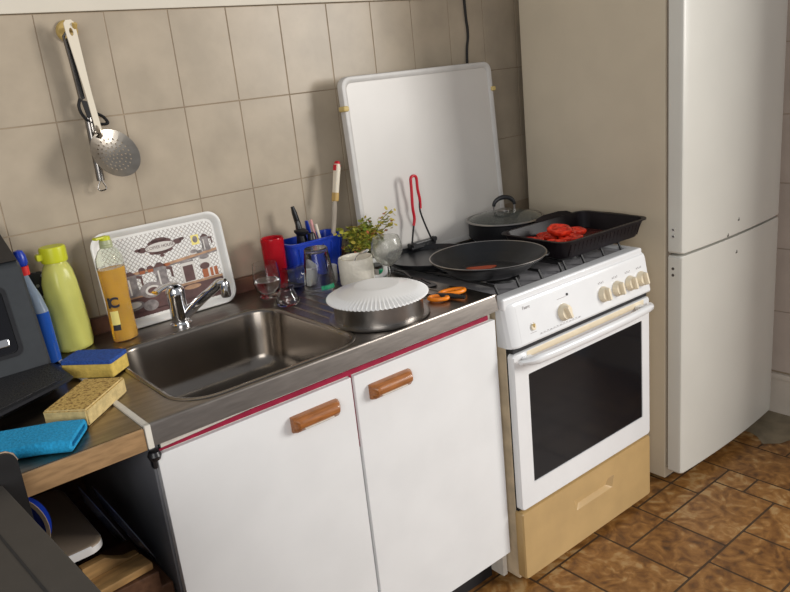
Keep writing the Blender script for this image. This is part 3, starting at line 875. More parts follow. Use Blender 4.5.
for r, z, am in fl:
    if r == 0: Rg.append([t.verts.new((0, 0, z))])
    else: Rg.append([t.verts.new(((r + am * math.cos(72 * 2 * PI * i / NS)) * math.cos(2 * PI * i / NS), (r + am * math.cos(72 * 2 * PI * i / NS)) * math.sin(2 * PI * i / NS), z + am * 1.2 * math.cos(72 * 2 * PI * i / NS))) for i in range(NS)])
for A_, B_ in zip(Rg, Rg[1:]):
    for i in range(NS):
        j = (i + 1) % NS
        if len(A_) == 1: t.faces.new((A_[0], B_[i], B_[j]))
        elif len(B_) == 1: t.faces.new((A_[i], A_[j], B_[0]))
        else: t.faces.new((A_[i], A_[j], B_[j], B_[i]))
bmesh.ops.recalc_face_normals(t, faces=t.faces)
merge(b, t)
tag(obj('plate', b, WHITECER, loc=(0.628, -0.437, H + 0.0560), sharp=70), 'white fluted plate turned upside down over the cake tin', 'plate')

# glasses
def glass(name, prof, label, loc, m, cat='glass', parts=None, tilt=None):
    bm = B(); lathe(bm, prof, 36)
    o = obj(name, bm, m, loc=loc)
    if tilt: o.rotation_euler = tilt
    return tag(o, label, cat)
gl = thing('drinking_glass', 'clear rounded glass with a little water behind the sink basin', 'glass', (0.553, -0.045, H + 0.0022))
b = B(); lathe(b, [(0, 0.0), (0.024, 0.0), (0.026, 0.003), (0.024, 0.007), (0.022, 0.010), (0.033, 0.024), (0.0375, 0.042), (0.0365, 0.065), (0.033, 0.095), (0.0318, 0.095), (0.0345, 0.065), (0.0355, 0.042), (0.031, 0.026), (0.020, 0.014), (0, 0.012)], 36); obj('glass_wall', b, GLASS, gl)
WATER = mat('water', (0.93, 0.93, 0.90), 0.0, trans=1.0, ior=1.33)
b = B(); lathe(b, [(0, 0.0125), (0.0195, 0.0145), (0.0305, 0.0265), (0.035, 0.042), (0.035, 0.048), (0, 0.048)], 36); obj('water', b, WATER, gl)
glass('drinking_glass', [(0, 0.0), (0.028, 0.0), (0.031, 0.004), (0.030, 0.016), (0.020, 0.036), (0.0175, 0.042), (0.021, 0.049), (0.020, 0.050), (0.016, 0.043), (0.0185, 0.035), (0.0285, 0.016), (0.027, 0.006), (0, 0.005)], 'small clear pot-bellied glass standing nearest the basin corner', (0.548, -0.150, H + 0.0022), GLASS)
tum = thing('tumbler', 'clear tall tumbler upside down with green print, in front of the blue basket', 'glass', (0.672, -0.122, H + 0.0022))
b = B(); lathe(b, [(0.0445, 0.0), (0.0455, 0.001), (0.0325, 0.112), (0.033, 0.116), (0.030, 0.120), (0, 0.119), (0, 0.109), (0.0285, 0.108), (0.0425, 0.0), (0.0445, 0.0)], 40); obj('glass_wall', b, GLASS, tum)
b = B()
for k, ch in enumerate('SHIPS'[::-1]):
    a = -PI / 2 - 0.05 + (k - 2) * 0.19
    rr = 0.0445
    M = T(rr * math.cos(a), rr * math.sin(a), 0.016) @ RZ(a + PI / 2) @ RX(PI / 2 - 0.11)
    for q in range(3): box(b, (-0.0012 + (q - 1) * 0.0025, -0.006 + 0.002 * (q % 2), -0.0003), (0.0005 + (q - 1) * 0.0025, 0.007 - 0.002 * ((q + k) % 2), 0.0004), M=M)
obj('print', b, GREENINK, tum)
glass('cup', [(0, 0.0), (0.029, 0.0), (0.031, 0.05), (0.0325, 0.142), (0.031, 0.147), (0.027, 0.145), (0.026, 0.135), (0, 0.134)], 'tall red plastic cup turned upside down beside the blue basket', (0.618, 0.012, H + 0.001), REDPL, 'cup')
b = B(); lathe(b, [(0, 0), (0.034, 0.0), (0.035, 0.004), (0.031, 0.055), (0.033, 0.072), (0.0315, 0.072), (0.029, 0.055), (0.033, 0.006), (0, 0.004)], 34)
o = tag(obj('drinking_glass', b, GLASS, loc=(0.682, -0.058, H + 0.0375)), 'clear glass lying on its side between the tumbler and the red cup', 'glass')
o.rotation_euler = (PI / 2 + 0.02, 0, -1.75)
b = B(); lathe(b, [(0, 0), (0.020, 0), (0.024, 0.005), (0.026, 0.050), (0.0245, 0.051), (0.022, 0.006), (0, 0.004)], 28)
tag(obj('cup', b, WHITECER, loc=(0.727, -0.085, H + 0.0022)), 'small white cup hidden between the tumbler and the mug', 'cup')

# mug with a spoon in it
mg = thing('mug', 'cream textured mug with a round handle in front of the plant', 'mug', (0.768, -0.165, H + 0.0022))
b = B(); R = 0.048
lathe(b, [(0, 0), (R - 0.004, 0), (R, 0.006), (R + 0.001, 0.065), (R - 0.001, 0.077), (R - 0.005, 0.076), (R - 0.006, 0.07), (R - 0.006, 0.008), (0, 0.006)], 40); obj('cup_body', b, MUGM, mg)
b = B(); ha = -0.75
tube(b, curve([(0.044, 0, 0.060), (0.062, 0, 0.062), (0.079, 0, 0.048), (0.078, 0, 0.026), (0.062, 0, 0.014), (0.045, 0, 0.016)], 6), 0.0070, 10, M=RZ(ha), ref=(0, 1, 0)); obj('handle', b, WHITECER, mg)
b = B(); tube(b, curve([(-0.030, 0.020, 0.012), (0.000, 0.000, 0.070), (0.014, -0.010, 0.086), (0.034, -0.024, 0.092)], 5), [0.003] * 9 + [0.004, 0.007, 0.0095, 0.011, 0.0105, 0.008, 0.002], 10, flat=0.45)
tag(obj('teaspoon', b, CHROME, loc=(0.768, -0.165, H + 0.0022)), 'small steel teaspoon sticking up out of the cream mug', 'spoon')

# wine glass
wg = thing('wine_glass', 'short-stemmed cloudy wine glass between the mug and the griddle pan', 'glass', (0.818, -0.246, H + 0.0022))
b = B(); lathe(b, [(0.0040, 0.052), (0.016, 0.056), (0.034, 0.070), (0.0455, 0.092), (0.0465, 0.108), (0.043, 0.126), (0.038, 0.137), (0.0368, 0.137), (0.0415, 0.126), (0.045, 0.108), (0.044, 0.093), (0.033, 0.073), (0.015, 0.059), (0, 0.057), (0, 0.052)], 40, M=Matrix.Diagonal((0.92, 0.92, 0.96, 1))); obj('bowl', b, CLOUDY, wg)
b = B(); lathe(b, [(0, 0.0), (0.030, 0.0), (0.030, 0.0015), (0.010, 0.005), (0.0042, 0.012), (0.0038, 0.05), (0, 0.0515)], 32, M=Matrix.Diagonal((0.92, 0.92, 0.96, 1))); obj('foot_and_stem', b, GLASS, wg)
b = B(); lathe(b, [(0, 0), (0.010, 0), (0.011, 0.002), (0.010, 0.014), (0, 0.015)], 20); tag(obj('bottle_cap', b, GREENPL, loc=(0.868, -0.150, H + 0.0022)), 'tiny green cap between the mug and the wine glass', 'cap')

# cutlery basket
cb = thing('cutlery_basket', 'blue plastic cutlery basket against the tiles beside the red cup', 'basket', (0.745, 0.016, H + 0.001))
b = B()
def rl(w, h, r, z): return [(x, y, z) for x, y in rrect(w, h, r, 5)]
loft(b, [rl(0.150, 0.070, 0.018, 0), rl(0.154, 0.074, 0.02, 0.004), rl(0.182, 0.094, 0.02, 0.114), rl(0.194, 0.104, 0.022, 0.116), rl(0.194, 0.104, 0.022, 0.121), rl(0.180, 0.092, 0.02, 0.121), rl(0.150, 0.070, 0.018, 0.006)], True, True)
for k in range(6):
    x = -0.06 + k * 0.024
    tube(b, [(x, -0.0385, 0.012), (x * 1.15, -0.0475, 0.104)], 0.0022, 6)
obj('basket_body', b, BLUEPL, cb, sharp=45)
b = B(); box(b, (0.032, -0.044, 0.008), (0.035, 0.044, 0.112)); obj('divider', b, BLUEPL, cb)
BASK = (0.752, 0.016, H + 0.008)
# knife / turner with ivory handle
def world_pts(M, pts): return [M @ Vector(p) for p in pts]
kn = thing('kitchen_knife', 'ivory-handled knife with a red tip leaning out of the blue basket', 'knife', (0.800, 0.010, H + 0.010))
kd = (Vector((0.873, 0.020, 1.158)) - Vector((0.800, 0.010, H + 0.010))).normalized()
KM = frame((0.800, 0.010, H + 0.010), kd.cross(Vector((0, 1, 0))), Vector((0, 0, 1)).cross(kd)) if False else Matrix.LocRotScale(Vector((0.800, 0.010, H + 0.010)), kd.to_track_quat('Z', 'Y'), None)
b = B(); loft(b, [[(x * s, y, z) for x, y in ((-0.012, 0), (0, 0.0012), (0.012, 0), (0, -0.0012))] for s, z in ((0.5, 0), (0.95, 0.03), (0.8, 0.19), (0.6, 0.205))], M=KM); obj('blade', b, CHROME, kn, world=True)
b = B(); loft(b, [[(x * s, y * s, z) for x, y in rrect(0.022, 0.016, 0.006, 3)] for s, z in ((0.8, 0.203), (1.0, 0.206), (1.0, 0.228))], M=KM); obj('ferrule', b, BRASS, kn, world=True)
b = B(); loft(b, [[(x * s, y * s, z) for x, y in rrect(0.021, 0.015, 0.006, 3)] for s, z in ((0.95, 0.228), (1.0, 0.25), (1.08, 0.30), (0.85, 0.312))], M=KM); obj('handle', b, IVORY, kn, world=True)
b = B(); loft(b, [[(x * s, y * s, z) for x, y in rrect(0.021, 0.015, 0.006, 3)] for s, z in ((0.86, 0.3115), (0.80, 0.317), (0.5, 0.320))], M=KM)
box(b, (-0.006, -0.0098, 0.292), (0.006, -0.0074, 0.309), bev=0.001, M=KM); box(b, (-0.006, 0.0074, 0.292), (0.006, 0.0098, 0.309), bev=0.001, M=KM)
obj('end_cap', b, REDRUB, kn, world=True)
def stick(name, a, c, r, m, label, cat, flat=1.0, bulge=0.0):
    bm = B(); a = Vector(a); c = Vector(c)
    n = 10
    tube(bm, [a.lerp(c, i / n) for i in range(n + 1)], [r * (0.75 if i == 0 else (0.7 if i == n else 1.0 + bulge * math.sin(PI * i / n))) for i in range(n + 1)], 10, flat=flat)
    return tag(obj(name, bm, m, loc=tuple(a), world=True), label, cat)
stick('spatula', (0.735, 0.005, H + 0.02), (0.708, 0.028, 1.068), 0.0095, BLACKPL, 'black-handled utensil tallest on the left of the blue basket', 'utensil', 0.7, 0.2)
stick('serving_spoon', (0.715, -0.006, H + 0.02), (0.700, 0.000, 1.030), 0.0085, BLACKPL, 'shorter black-handled utensil at the front left of the blue basket', 'utensil', 0.9, 0.35)
b = B()
lathe(b, [(0.006, 0), (0.011, 0.002), (0.020, 0.010), (0.021, 0.016), (0.012, 0.022), (0.006, 0.024)], 20, M=T(0.7045, -0.003, 0.985) @ RY(0.2)); lathe(b, [(0.010, 0), (0.016, 0.004), (0.014, 0.03), (0.010, 0.04)], 20, M=T(0.722, 0.024, 0.955)); lathe(b, [(0.006, 0), (0.013, 0.004), (0.010, 0.02), (0.006, 0.022)], 16, M=T(0.735, -0.010, 0.968))
tag(obj('ladle', b, BLACKPL, loc=(0.715, 0.0, 0.97), world=True), 'knobbly black ladle rising just over the blue basket rim', 'utensil')
stick('peeler', (0.752, 0.010, H + 0.02), (0.738, 0.012, 1.022), 0.0095, BLUEPL, 'blue handle between the black handles and the striped straw in the basket', 'utensil', 0.5)
for k in range(2):
    b = B(); x = 0.773 + 0.010 * k
    tube(b, [(x, 0.004 - k * 0.008, H + 0.02), (x - 0.020, 0.012 - k * 0.008, 1.022 - 0.014 * k)], 0.0042, 8)
    tag(obj('straw', b, PINK if k == 0 else IVORY, loc=(x, 0.004, H + 0.02), world=True), ['pink straw in the blue basket beside the blue handle', 'white straw in the blue basket, to the right of the pink one'][k], 'straw')

# plant in a jar
pl = thing('potted_herb', 'bushy herb with green and reddish leaves behind the cream mug', 'plant', (0.866, -0.062, H + 0.001))
b = B(); lathe(b, [(0, 0), (0.030, 0), (0.033, 0.004), (0.036, 0.066), (0.038, 0.068), (0.038, 0.072), (0.0345, 0.072), (0.031, 0.006), (0, 0.004)], 30)
JAR = mat('jar_dark', (0.10, 0.10, 0.06), 0.15, var=0.3, vscale=30); obj('pot', b, JAR, pl)
rp = random.Random(5)
b = B(); tips = []
for k in range(46):
    a = rp.uniform(0, 2 * PI); sp_ = rp.uniform(0.005, 0.066); hh = rp.uniform(0.075, 0.160) - sp_ * 0.25
    tip = Vector((sp_ * math.cos(a) * 1.0, sp_ * math.sin(a) * 0.62 - 0.004, hh))
    if k == 0: tip = Vector((0.105, -0.03, 0.165))
    if k == 1: tip = Vector((0.105, -0.03, 0.125))
    if k == 2: tip = Vector((0.100, -0.02, 0.145))
    base = Vector((0.020 * math.cos(a), 0.020 * math.sin(a), 0.045))
    mid = base.lerp(tip, 0.55) + Vector((0, 0, 0.018))
    P = curve([base, mid, tip], 5)
    tube(b, P, 0.0011, 5); tips.append(P)
obj('stems', b, STEM, pl)
b = B()
for k, P in enumerate(tips):
    for q in range(19):
        c = P[rp.randint(4, len(P) - 1)] + Vector((rp.uniform(-.014, .014), rp.uniform(-.012, .012), rp.uniform(-.010, .012)))
        s = rp.uniform(0.0055, 0.0105)
        M = T(*c) @ RZ(rp.uniform(0, 6.28)) @ RX(rp.uniform(-1.0, 1.0)) @ RY(rp.uniform(-.5, .5))
        mi = 0 if rp.random() < (0.80 if k > 3 else 0.3) else rp.choice((1, 1, 2))
        prism(b, [(-s, 0), (-s * .5, s * .55), (s * .3, s * .6), (s, 0), (s * .3, -s * .6), (-s * .5, -s * .55)], -0.0002, 0.0002, M=M, mi=mi)
for v in b.verts:
    if v.co.y > 0.020: v.co.y = 0.020
obj('foliage', b, [LEAF, LEAFY, LEAFR], pl)

# scissors and slotted turner
sc = thing('kitchen_scissors', 'scissors with orange and black loop handles on the worktop corner', 'scissors', (0.815, -0.478, H + 0.001))
b = B()
def loop(cx, cy, rx, ry, ang, z, r):
    return [(cx + rx * math.cos(t) * math.cos(ang) - ry * math.sin(t) * math.sin(ang), cy + rx * math.cos(t) * math.sin(ang) + ry * math.sin(t) * math.cos(ang), z) for t in [2 * PI * k / 24 for k in range(25)]]
tube(b, loop(0.838, -0.470, 0.033, 0.016, -0.35, H + 0.0095, 0), 0.0058, 10, flat=1.0)
tube(b, loop(0.787, -0.474, 0.024, 0.015, -0.95, H + 0.0078, 0), 0.0052, 10)
obj('orange_loop', b, ORANGE, sc, world=True)
b = B()
tube(b, [(0.798, -0.455, H + 0.0085), (0.812, -0.490, H + 0.0090), (0.826, -0.528, H + 0.0085)], [0.007, 0.0085, 0.006], 10, flat=0.8)
obj('black_insert', b, BLACKPL, sc, world=True)
b = B()
prism(b, [(0.790, -0.462), (0.802, -0.455), (0.812, -0.362), (0.806, -0.360)], H + 0.0025, H + 0.0045); prism(b, [(0.802, -0.463), (0.812, -0.452), (0.799, -0.362), (0.794, -0.366)], H + 0.005, H + 0.007)
obj('blade', b, TOOLM, sc, world=True)
b = B()
tdir = frame((0.872, -0.285, H + 0.004), (-0.26, -0.965, 0), (0.965, -0.26, 0))
slots = [rrect(0.060, 0.0045, 0.002, 3, 0.022, k * 0.0105) for k in (-1.5, -.5, .5, 1.5)]
fill_holes(b, rrect(0.105, 0.052, 0.010, 4, 0.022, 0), slots, z=0.003, thick=0.003, M=T(0.868, -0.300, H + 0.001) @ RZ(math.atan2(-0.965, -0.26)))
st = thing('slotted_turner', 'black slotted turner lying flat between the plate and the frying pan', 'utensil', (0.868, -0.300, H + 0.001))
obj('blade', b, BLACKPL, st, world=True)
b = B(); tube(b, [(0.876, -0.268, H + 0.005), (0.886, -0.225, H + 0.014), (0.893, -0.180, H + 0.012)], 0.005, 8, flat=0.6); obj('handle', b, BLACKPL, st, world=True)

# ================================================================== AROUND THE BASIN
# serving tray leaning on the wall
TRW, TRH = 0.346, 0.250
tr_o = Vector((0.316, 0.030, H + 0.0005))
tr_a = math.atan2(W - 0.012 - 0.030 - 0.008, TRH)
tray = thing('serving_tray', 'white rimmed picture tray leaning on the tiles behind the tap', 'tray', tuple(tr_o))
TM = RX(PI / 2 - tr_a)     # local x right, y up the tray, z towards the room
b = B()
def tl(w, h, r, z): return [(x, y + TRH / 2, z) for x, y in rrect(w, h, r, 8)]
loft(b, [tl(TRW - 0.040, TRH - 0.040, 0.024, 0.0), tl(TRW, TRH, 0.036, 0.013), tl(TRW + 0.003, TRH + 0.001, 0.037, 0.0155), tl(TRW - 0.002, TRH - 0.004, 0.036, 0.0175), tl(TRW - 0.014, TRH - 0.016, 0.031, 0.0165), tl(TRW - 0.034, TRH - 0.034, 0.024, 0.004), tl(TRW - 0.05, TRH - 0.05, 0.02, 0.0035)], True, True, M=TM)
obj('tray_body', b, TRAYW, tray, sharp=45)
# the printed picture, flat on the tray: lattice paper, shelves, coffee pots, jars, banner
b = B()
def Q(x, y, layer=0): return TM @ T(x, y, 0.0040 + 0.00018 * layer)
IW, IH = TRW - 0.046, TRH - 0.046
def patch(poly, mi, layer): prism(b, poly, 0, 0.00015, M=Q(0, TRH / 2, layer), mi=mi)
patch(rrect(IW, IH, 0.02, 5), 0, 0)
def rect(x0, y0, x1, y1, mi, layer): patch([(x0, y0), (x1, y0), (x1, y1), (x0, y1)], mi, layer)
def ell(cx, cy, rx, ry, mi, layer, a0=0.0, a1=360.0):
    patch([(cx + rx * math.cos(math.radians(a0 + (a1 - a0) * k / 20)), cy + ry * math.sin(math.radians(a0 + (a1 - a0) * k / 20))) for k in range(20 if a1 - a0 >= 360 else 21)], mi, layer)
rect(-IW / 2, -IH / 2 + 0.012, IW / 2, -IH / 2 + 0.052, 2, 1)              # dark lower cabinet
rect(-IW / 2 + .012, -IH / 2 + .001, IW / 2 - .012, -IH / 2 + 0.014, 2, 1)
patch([(-IW / 2, 0.001), (IW / 2, 0.020), (IW / 2, 0.027), (-IW / 2, 0.008)], 3, 1)   # upper shelf
patch([(-IW / 2, -0.003), (IW / 2, 0.016), (IW / 2, 0.020), (-IW / 2, 0.001)], 1, 1)
rect(-IW / 2, -0.052, IW / 2, -0.046, 3, 2)
rect(-IW / 2, -0.057, IW / 2, -0.052, 2, 2)
def pot_s(x, y, s, mi, lid=True):
    patch([(x - .013 * s, y), (x + .013 * s, y), (x + .010 * s, y + .022 * s), (x + .012 * s, y + .040 * s), (x - .012 * s, y + .040 * s), (x - .010 * s, y + .022 * s)], mi, 4)
    patch([(x - .012 * s, y + .040 * s), (x + .012 * s, y + .040 * s), (x + .003 * s, y + .048 * s), (x - .003 * s, y + .048 * s)], 2, 4)
    patch([(x + .011 * s, y + .038 * s), (x + .022 * s, y + .036 * s), (x + .022 * s, y + .016 * s), (x + .018 * s, y + .018 * s), (x + .018 * s, y + .031 * s), (x + .011 * s, y + .033 * s)], 2, 4)
    patch([(x - .012 * s, y + .036 * s), (x - .018 * s, y + .040 * s), (x - .011 * s, y + .028 * s)], mi, 4)
    rect(x - .006 * s, y + .004 * s, x - .003 * s, y + .034 * s, 5, 5)
pot_s(0.122, 0.024, 0.95, 1); rect(0.092, 0.022, 0.108, 0.030, 1, 4); ell(0.085, 0.030, 0.014, 0.008, 5, 4); ell(0.085, 0.030, 0.010, 0.005, 1, 5)
rect(0.085, 0.046, 0.107, 0.072, 4, 3); ell(0.096, 0.060, 0.007, 0.009, 1, 4)
pot_s(-0.095, -0.048, 1.35, 1); pot_s(-0.015, -0.046, 1.45, 1)
for x in (-0.062, -0.040): ell(x, 0.013, 0.009, 0.008, 2, 4); rect(x - .007, 0.004, x + .007, 0.012, 6, 5)
ell(-0.130, 0.014, 0.016, 0.013, 1, 4); ell(-0.130, 0.014, 0.009, 0.008, 5, 5)
ell(0.005, 0.013, 0.010, 0.004, 6, 4)
rect(0.040, -0.046, 0.078, 0.006, 5, 3); rect(0.045, -0.044, 0.073, -0.002, 2, 4); rect(0.040, 0.006, 0.078, 0.010, 1, 4)
rect(0.095, -0.020, 0.125, 0.008, 5, 3); ell(0.110, 0.010, 0.014, 0.006, 1, 4); ell(0.106, -0.014, 0.014, 0.009, 2, 4); rect(0.096, -0.045, 0.140, -0.022, 6, 3); rect(0.112, -0.045, 0.118, -0.022, 5, 4); rect(0.126, -0.045, 0.130, -0.022, 5, 4)
ell(-0.050, -0.040, 0.030, 0.020, 1, 5); ell(-0.046, -0.042, 0.020, 0.013, 5, 6); ell(-0.046, -0.042, 0.014, 0.008, 2, 7)
ell(-0.105, -0.070, 0.030, 0.012, 1, 5); ell(-0.105, -0.068, 0.022, 0.008, 5, 6); ell(-0.060, -0.078, 0.020, 0.014, 1, 5); ell(0.060, -0.060, 0.024, 0.006, 3, 5); ell(0.005, -0.072, 0.016, 0.012, 1, 5); ell(-0.138, -0.030, 0.018, 0.012, 1, 4); ell(-0.138, -0.030, 0.010, 0.006, 5, 5)
# banner and ornament
for (x, y, rx, ry) in ((0, 0.079, 0.022, 0.006), (-0.014, 0.074, 0.018, 0.006), (0.014, 0.074, 0.018, 0.006), (0, 0.047, 0.020, 0.005), (-0.018, 0.050, 0.014, 0.005), (0.018, 0.050, 0.014, 0.005), (-0.048, 0.062, 0.012, 0.007), (0.048, 0.066, 0.012, 0.007), (-0.060, 0.064, 0.008, 0.004), (0.060, 0.070, 0.008, 0.004), (0, 0.039, 0.006, 0.004)):
    ell(x, y, rx, ry, 2, 2)
ell(0, 0.062, 0.043, 0.0135, 2, 3)
ell(0, 0.062, 0.040, 0.0115, 5, 4)
text(b, 'COFFEE HOUSE', 0.0108, Q(0, TRH / 2 + 0.062, 6), 0.0001, mi=2, spacing=0.98)
LATT, _t, _p = new_mat('lattice_paper')
_tc = _t.nodes.new('ShaderNodeTexCoord'); _mp = _t.nodes.new('ShaderNodeMapping'); _mp.inputs['Rotation'].default_value = (0, PI / 4, 0)
_ck = _t.nodes.new('ShaderNodeTexBrick'); _ck.offset = 0.0
_ck.inputs['Scale'].default_value = 1.0; _ck.inputs['Brick Width'].default_value = 0.0085; _ck.inputs['Row Height'].default_value = 0.0085; _ck.inputs['Mortar Size'].default_value = 0.0010
_ck.inputs['Color1'].default_value = (0.80, 0.78, 0.74, 1); _ck.inputs['Color2'].default_value = (0.80, 0.78, 0.74, 1); _ck.inputs['Mortar'].default_value = (0.40, 0.36, 0.33, 1)
_cx = _t.nodes.new('ShaderNodeSeparateXYZ'); _cc = _t.nodes.new('ShaderNodeCombineXYZ')
_t.links.new(_tc.outputs['Object'], _mp.inputs['Vector']); _t.links.new(_mp.outputs['Vector'], _cx.inputs[0]); _t.links.new(_cx.outputs[0], _cc.inputs[0]); _t.links.new(_cx.outputs[2], _cc.inputs[1])
_t.links.new(_cc.outputs[0], _ck.inputs['Vector']); _t.links.new(_ck.outputs['Color'], _p.inputs['Base Color']); _p.inputs['Roughness'].default_value = 0.35
o = obj('printed_picture', b, [LATT, GREYINK, BROWNINK, TANINK, LABELY, PALEINK, LEAFR], tray)
o['label'] = 'printed picture of coffee pots on shelves under a COFFEE HOUSE banner'

# washing-up liquid
ds = thing('soap_bottle', 'half-clear bottle of amber washing-up liquid beside the tap', 'bottle', (0.158, -0.028, H + 0.001), 0.25)
def oval(prof, sx=1.0, sy=0.68):
    return dict(prof=prof, sx=sx, sy=sy)
outer_p = [(0.030, 0.0), (0.0325, 0.004), (0.0318, 0.05), (0.0305, 0.10), (0.0330, 0.150), (0.0345, 0.185), (0.0330, 0.205), (0.0240, 0.222), (0.0150, 0.229), (0.0135, 0.232)]
b = B(); lathe(b, [(0, 0.0)] + outer_p + [(0.0125, 0.232), (0.014, 0.228), (0.023, 0.221), (0.032, 0.204), (0.0335, 0.1855), (0.0335, 0.183)], 32, sx=1.0, sy=0.72)
obj('bottle_wall', b, SOAPCLR, ds)
b = B(); lathe(b, [(0, 0.0015), (0.0290, 0.0015), (0.0312, 0.005), (0.0305, 0.05), (0.0293, 0.10), (0.0317, 0.150), (0.0325, 0.178), (0, 0.178)], 32, sx=1.0, sy=0.70); o = obj('soap', b, SOAP, ds); o['label'] = 'amber soap filling three quarters'
b = B()
lathe(b, [(0.0145, 0.228), (0.0155, 0.230), (0.0155, 0.2325), (0.0145, 0.234), (0.0155, 0.2365), (0.0145, 0.239), (0.015, 0.242), (0.0135, 0.246), (0, 0.247)], 24)
COLLAR = mat('collar', (0.42, 0.44, 0.26), 0.35); obj('collar', b, COLLAR, ds)
b = B(); lathe(b, [(0, 0.246), (0.0125, 0.246), (0.0120, 0.254), (0, 0.256)], 20); box(b, (-0.028, -0.008, 0.250), (0.006, 0.008, 0.256), bev=0.002); obj('cap', b, LIMECAP, ds)
b = B()
def on_bottle(u, z, off=0.0006):
    r = 0.0322 + off
    return T(r * math.cos(u), 0.72 * r * math.sin(u), z) @ RZ(math.atan2(math.sin(u) / 0.72, math.cos(u)) + PI / 2) @ RX(PI / 2)
for k, ch in enumerate('IC'):
    text(b, ch, 0.034, on_bottle(math.radians(203 + 24 * k), 0.098, 0.0009), 0.0006, bold=0.0011)
o = obj('lettering', b, INK, ds)
b = B()
def bottle_patch(bmx, u0, u1, z0, z1, off, n=8):
    lo = []; hi = []
    for k in range(n + 1):
        u = math.radians(u0 + (u1 - u0) * k / n)
        lo.append(((0.0322 + off) * math.cos(u), 0.72 * (0.0322 + off) * math.sin(u), z0)); hi.append(((0.0315 + off) * math.cos(u), 0.72 * (0.0315 + off) * math.sin(u), z1))
    loft(bmx, [lo, hi], False, False, closed=False)
bottle_patch(b, 196, 236, 0.044, 0.078, 0.0009)
obj('label', b, LABELY, ds)
b = B(); bottle_patch(b, 197, 235, 0.030, 0.048, 0.0012)
obj('label_print', b, INK, ds)

# lime bottle
lb = thing('water_bottle', 'frosted lime green water bottle with a flip cap against the tiles', 'bottle', (0.050, 0.018, H + 0.001))
b = B()
NSG = 40; loops = []
for (r, z) in ((0.036, 0.0), (0.0425, 0.004), (0.0435, 0.012), (0.0425, 0.06), (0.040, 0.105), (0.0385, 0.140), (0.0375, 0.165), (0.034, 0.190), (0.028, 0.205), (0.0245, 0.210), (0.0245, 0.216)):
    loops.append([((r + (0.0026 * math.cos(5 * (2 * PI * i / NSG) + z * 22) if 0.01 < z < 0.19 else 0)) * math.cos(2 * PI * i / NSG), (r + (0.0026 * math.cos(5 * (2 * PI * i / NSG) + z * 22) if 0.01 < z < 0.19 else 0)) * math.sin(2 * PI * i / NSG), z) for i in range(NSG)])
loft(b, loops)
obj('bottle_body', b, LIME, lb, sharp=60)
b = B(); lathe(b, [(0, 0.214), (0.0285, 0.214), (0.0295, 0.217), (0.0295, 0.246), (0.027, 0.250), (0, 0.250)], 32); box(b, (-0.040, -0.012, 0.222), (-0.020, 0.008, 0.238), bev=0.004); obj('cap', b, LIMECAP, lb)

# blue spray / rinse bottle
sb = thing('detergent_bottle', 'blue liquid detergent bottle squeezed behind the black machine', 'bottle', (-0.0165, -0.014, H + 0.001))
b = B()
def sl(w, d, z, cx=0.0): return [(0.78 * (x + cx), y, z) for x, y in rrect(w, d, min(w, d) * .42, 5)]
loft(b, [sl(0.044, 0.08, 0.0), sl(0.048, 0.086, 0.004), sl(0.046, 0.086, 0.11, -0.003), sl(0.0455, 0.0855, 0.12, -0.003)]); obj('liquid_fill', b, BLUELIQ, sb)
b = B(); loft(b, [sl(0.0455, 0.0855, 0.1203, -0.003), sl(0.040, 0.07, 0.155, -0.008), sl(0.028, 0.045, 0.185, -0.014), sl(0.022, 0.024, 0.205, -0.016)]); obj('clear_shoulder', b, CLEARBLUE, sb)
b = B(); lathe(b, [(0, 0), (0.0115, 0), (0.0120, 0.004), (0.0120, 0.020), (0, 0.021)], 20, M=T(-0.010, 0, 0.205)); obj('collar', b, REDCAP, sb)
b = B(); lathe(b, [(0, 0), (0.012, 0), (0.0150, 0.006), (0.0140, 0.022), (0.009, 0.034), (0, 0.037)], 22, M=T(-0.012, 0, 0.2262)); obj('cap', b, BLUEPL, sb)
# patterned pouch behind
b = B()
box(b, (-0.020, -0.010, 0.058), (0.028, 0.010, 0.190), bev=0.006); 
po = thing('patterned_pouch', 'dark floral pouch with orange base between blue and lime bottles', 'pouch', (0.000, 0.066, H + 0.001), -0.1)
obj('pouch_body', b, PATT, po)
b = B(); box(b, (-0.020, -0.011, 0.0), (0.028, 0.011, 0.060), bev=0.005); obj('pouch_base', b, ORANGE, po)

# sponges and cloth
def sponge(name, label, corners_c, L_, w_, h_, ang, z0, m1, m2=None):
    t_ = thing(name, label, 'sponge', (corners_c[0], corners_c[1], z0), ang)
    return t_
ys = thing('scouring_sponge', 'yellow sponge with a blue scouring top at the basin edge', 'sponge', (0.026, -0.212, H + 0.0042), 0.0)
YM = RZ(math.radians(-50))
b = B(); t = bmesh.new()
bmesh.ops.create_grid(t, x_segments=2, y_segments=2, size=0.5); t.free()
yp = [(-0.056, -0.033), (0.056, -0.033), (0.056, 0.033), (-0.056, 0.033)]
yo = []
for (x, y) in rrect(0.120, 0.068, 0.006, 3): yo.append((x, y))
prism(b, [(x * (1 - 0.05 * math.cos(y / 0.034 * PI / 2)) if abs(x) > .05 else x, y * (1 - .10 * math.cos(x / 0.056 * PI / 2))) for x, y in yo], 0, 0.030, M=YM, bev=0.002)
obj('foam', b, SPY, ys)
b = B(); prism(b, [(x, y * (1 - .10 * math.cos(x / 0.056 * PI / 2))) for x, y in yo], 0.0302, 0.039, M=YM, bev=0.001); obj('scourer', b, SPB, ys)
b = B()
BM = RZ(math.radians(43.5))
t = bmesh.new()
bmesh.ops.create_cube(t, size=1.0)
for v in t.verts: v.co = Vector((v.co.x * 0.150, v.co.y * 0.086, (v.co.z + .5) * 0.033))
bmesh.ops.bevel(t, geom=list(t.edges), offset=0.003, segments=2, affect='EDGES')
for f in t.faces: f.material_index = 0
merge(b, t, BM)
b.normal_update()
for f in b.faces: f.material_index = 0 if f.normal.z > 0.5 else 1
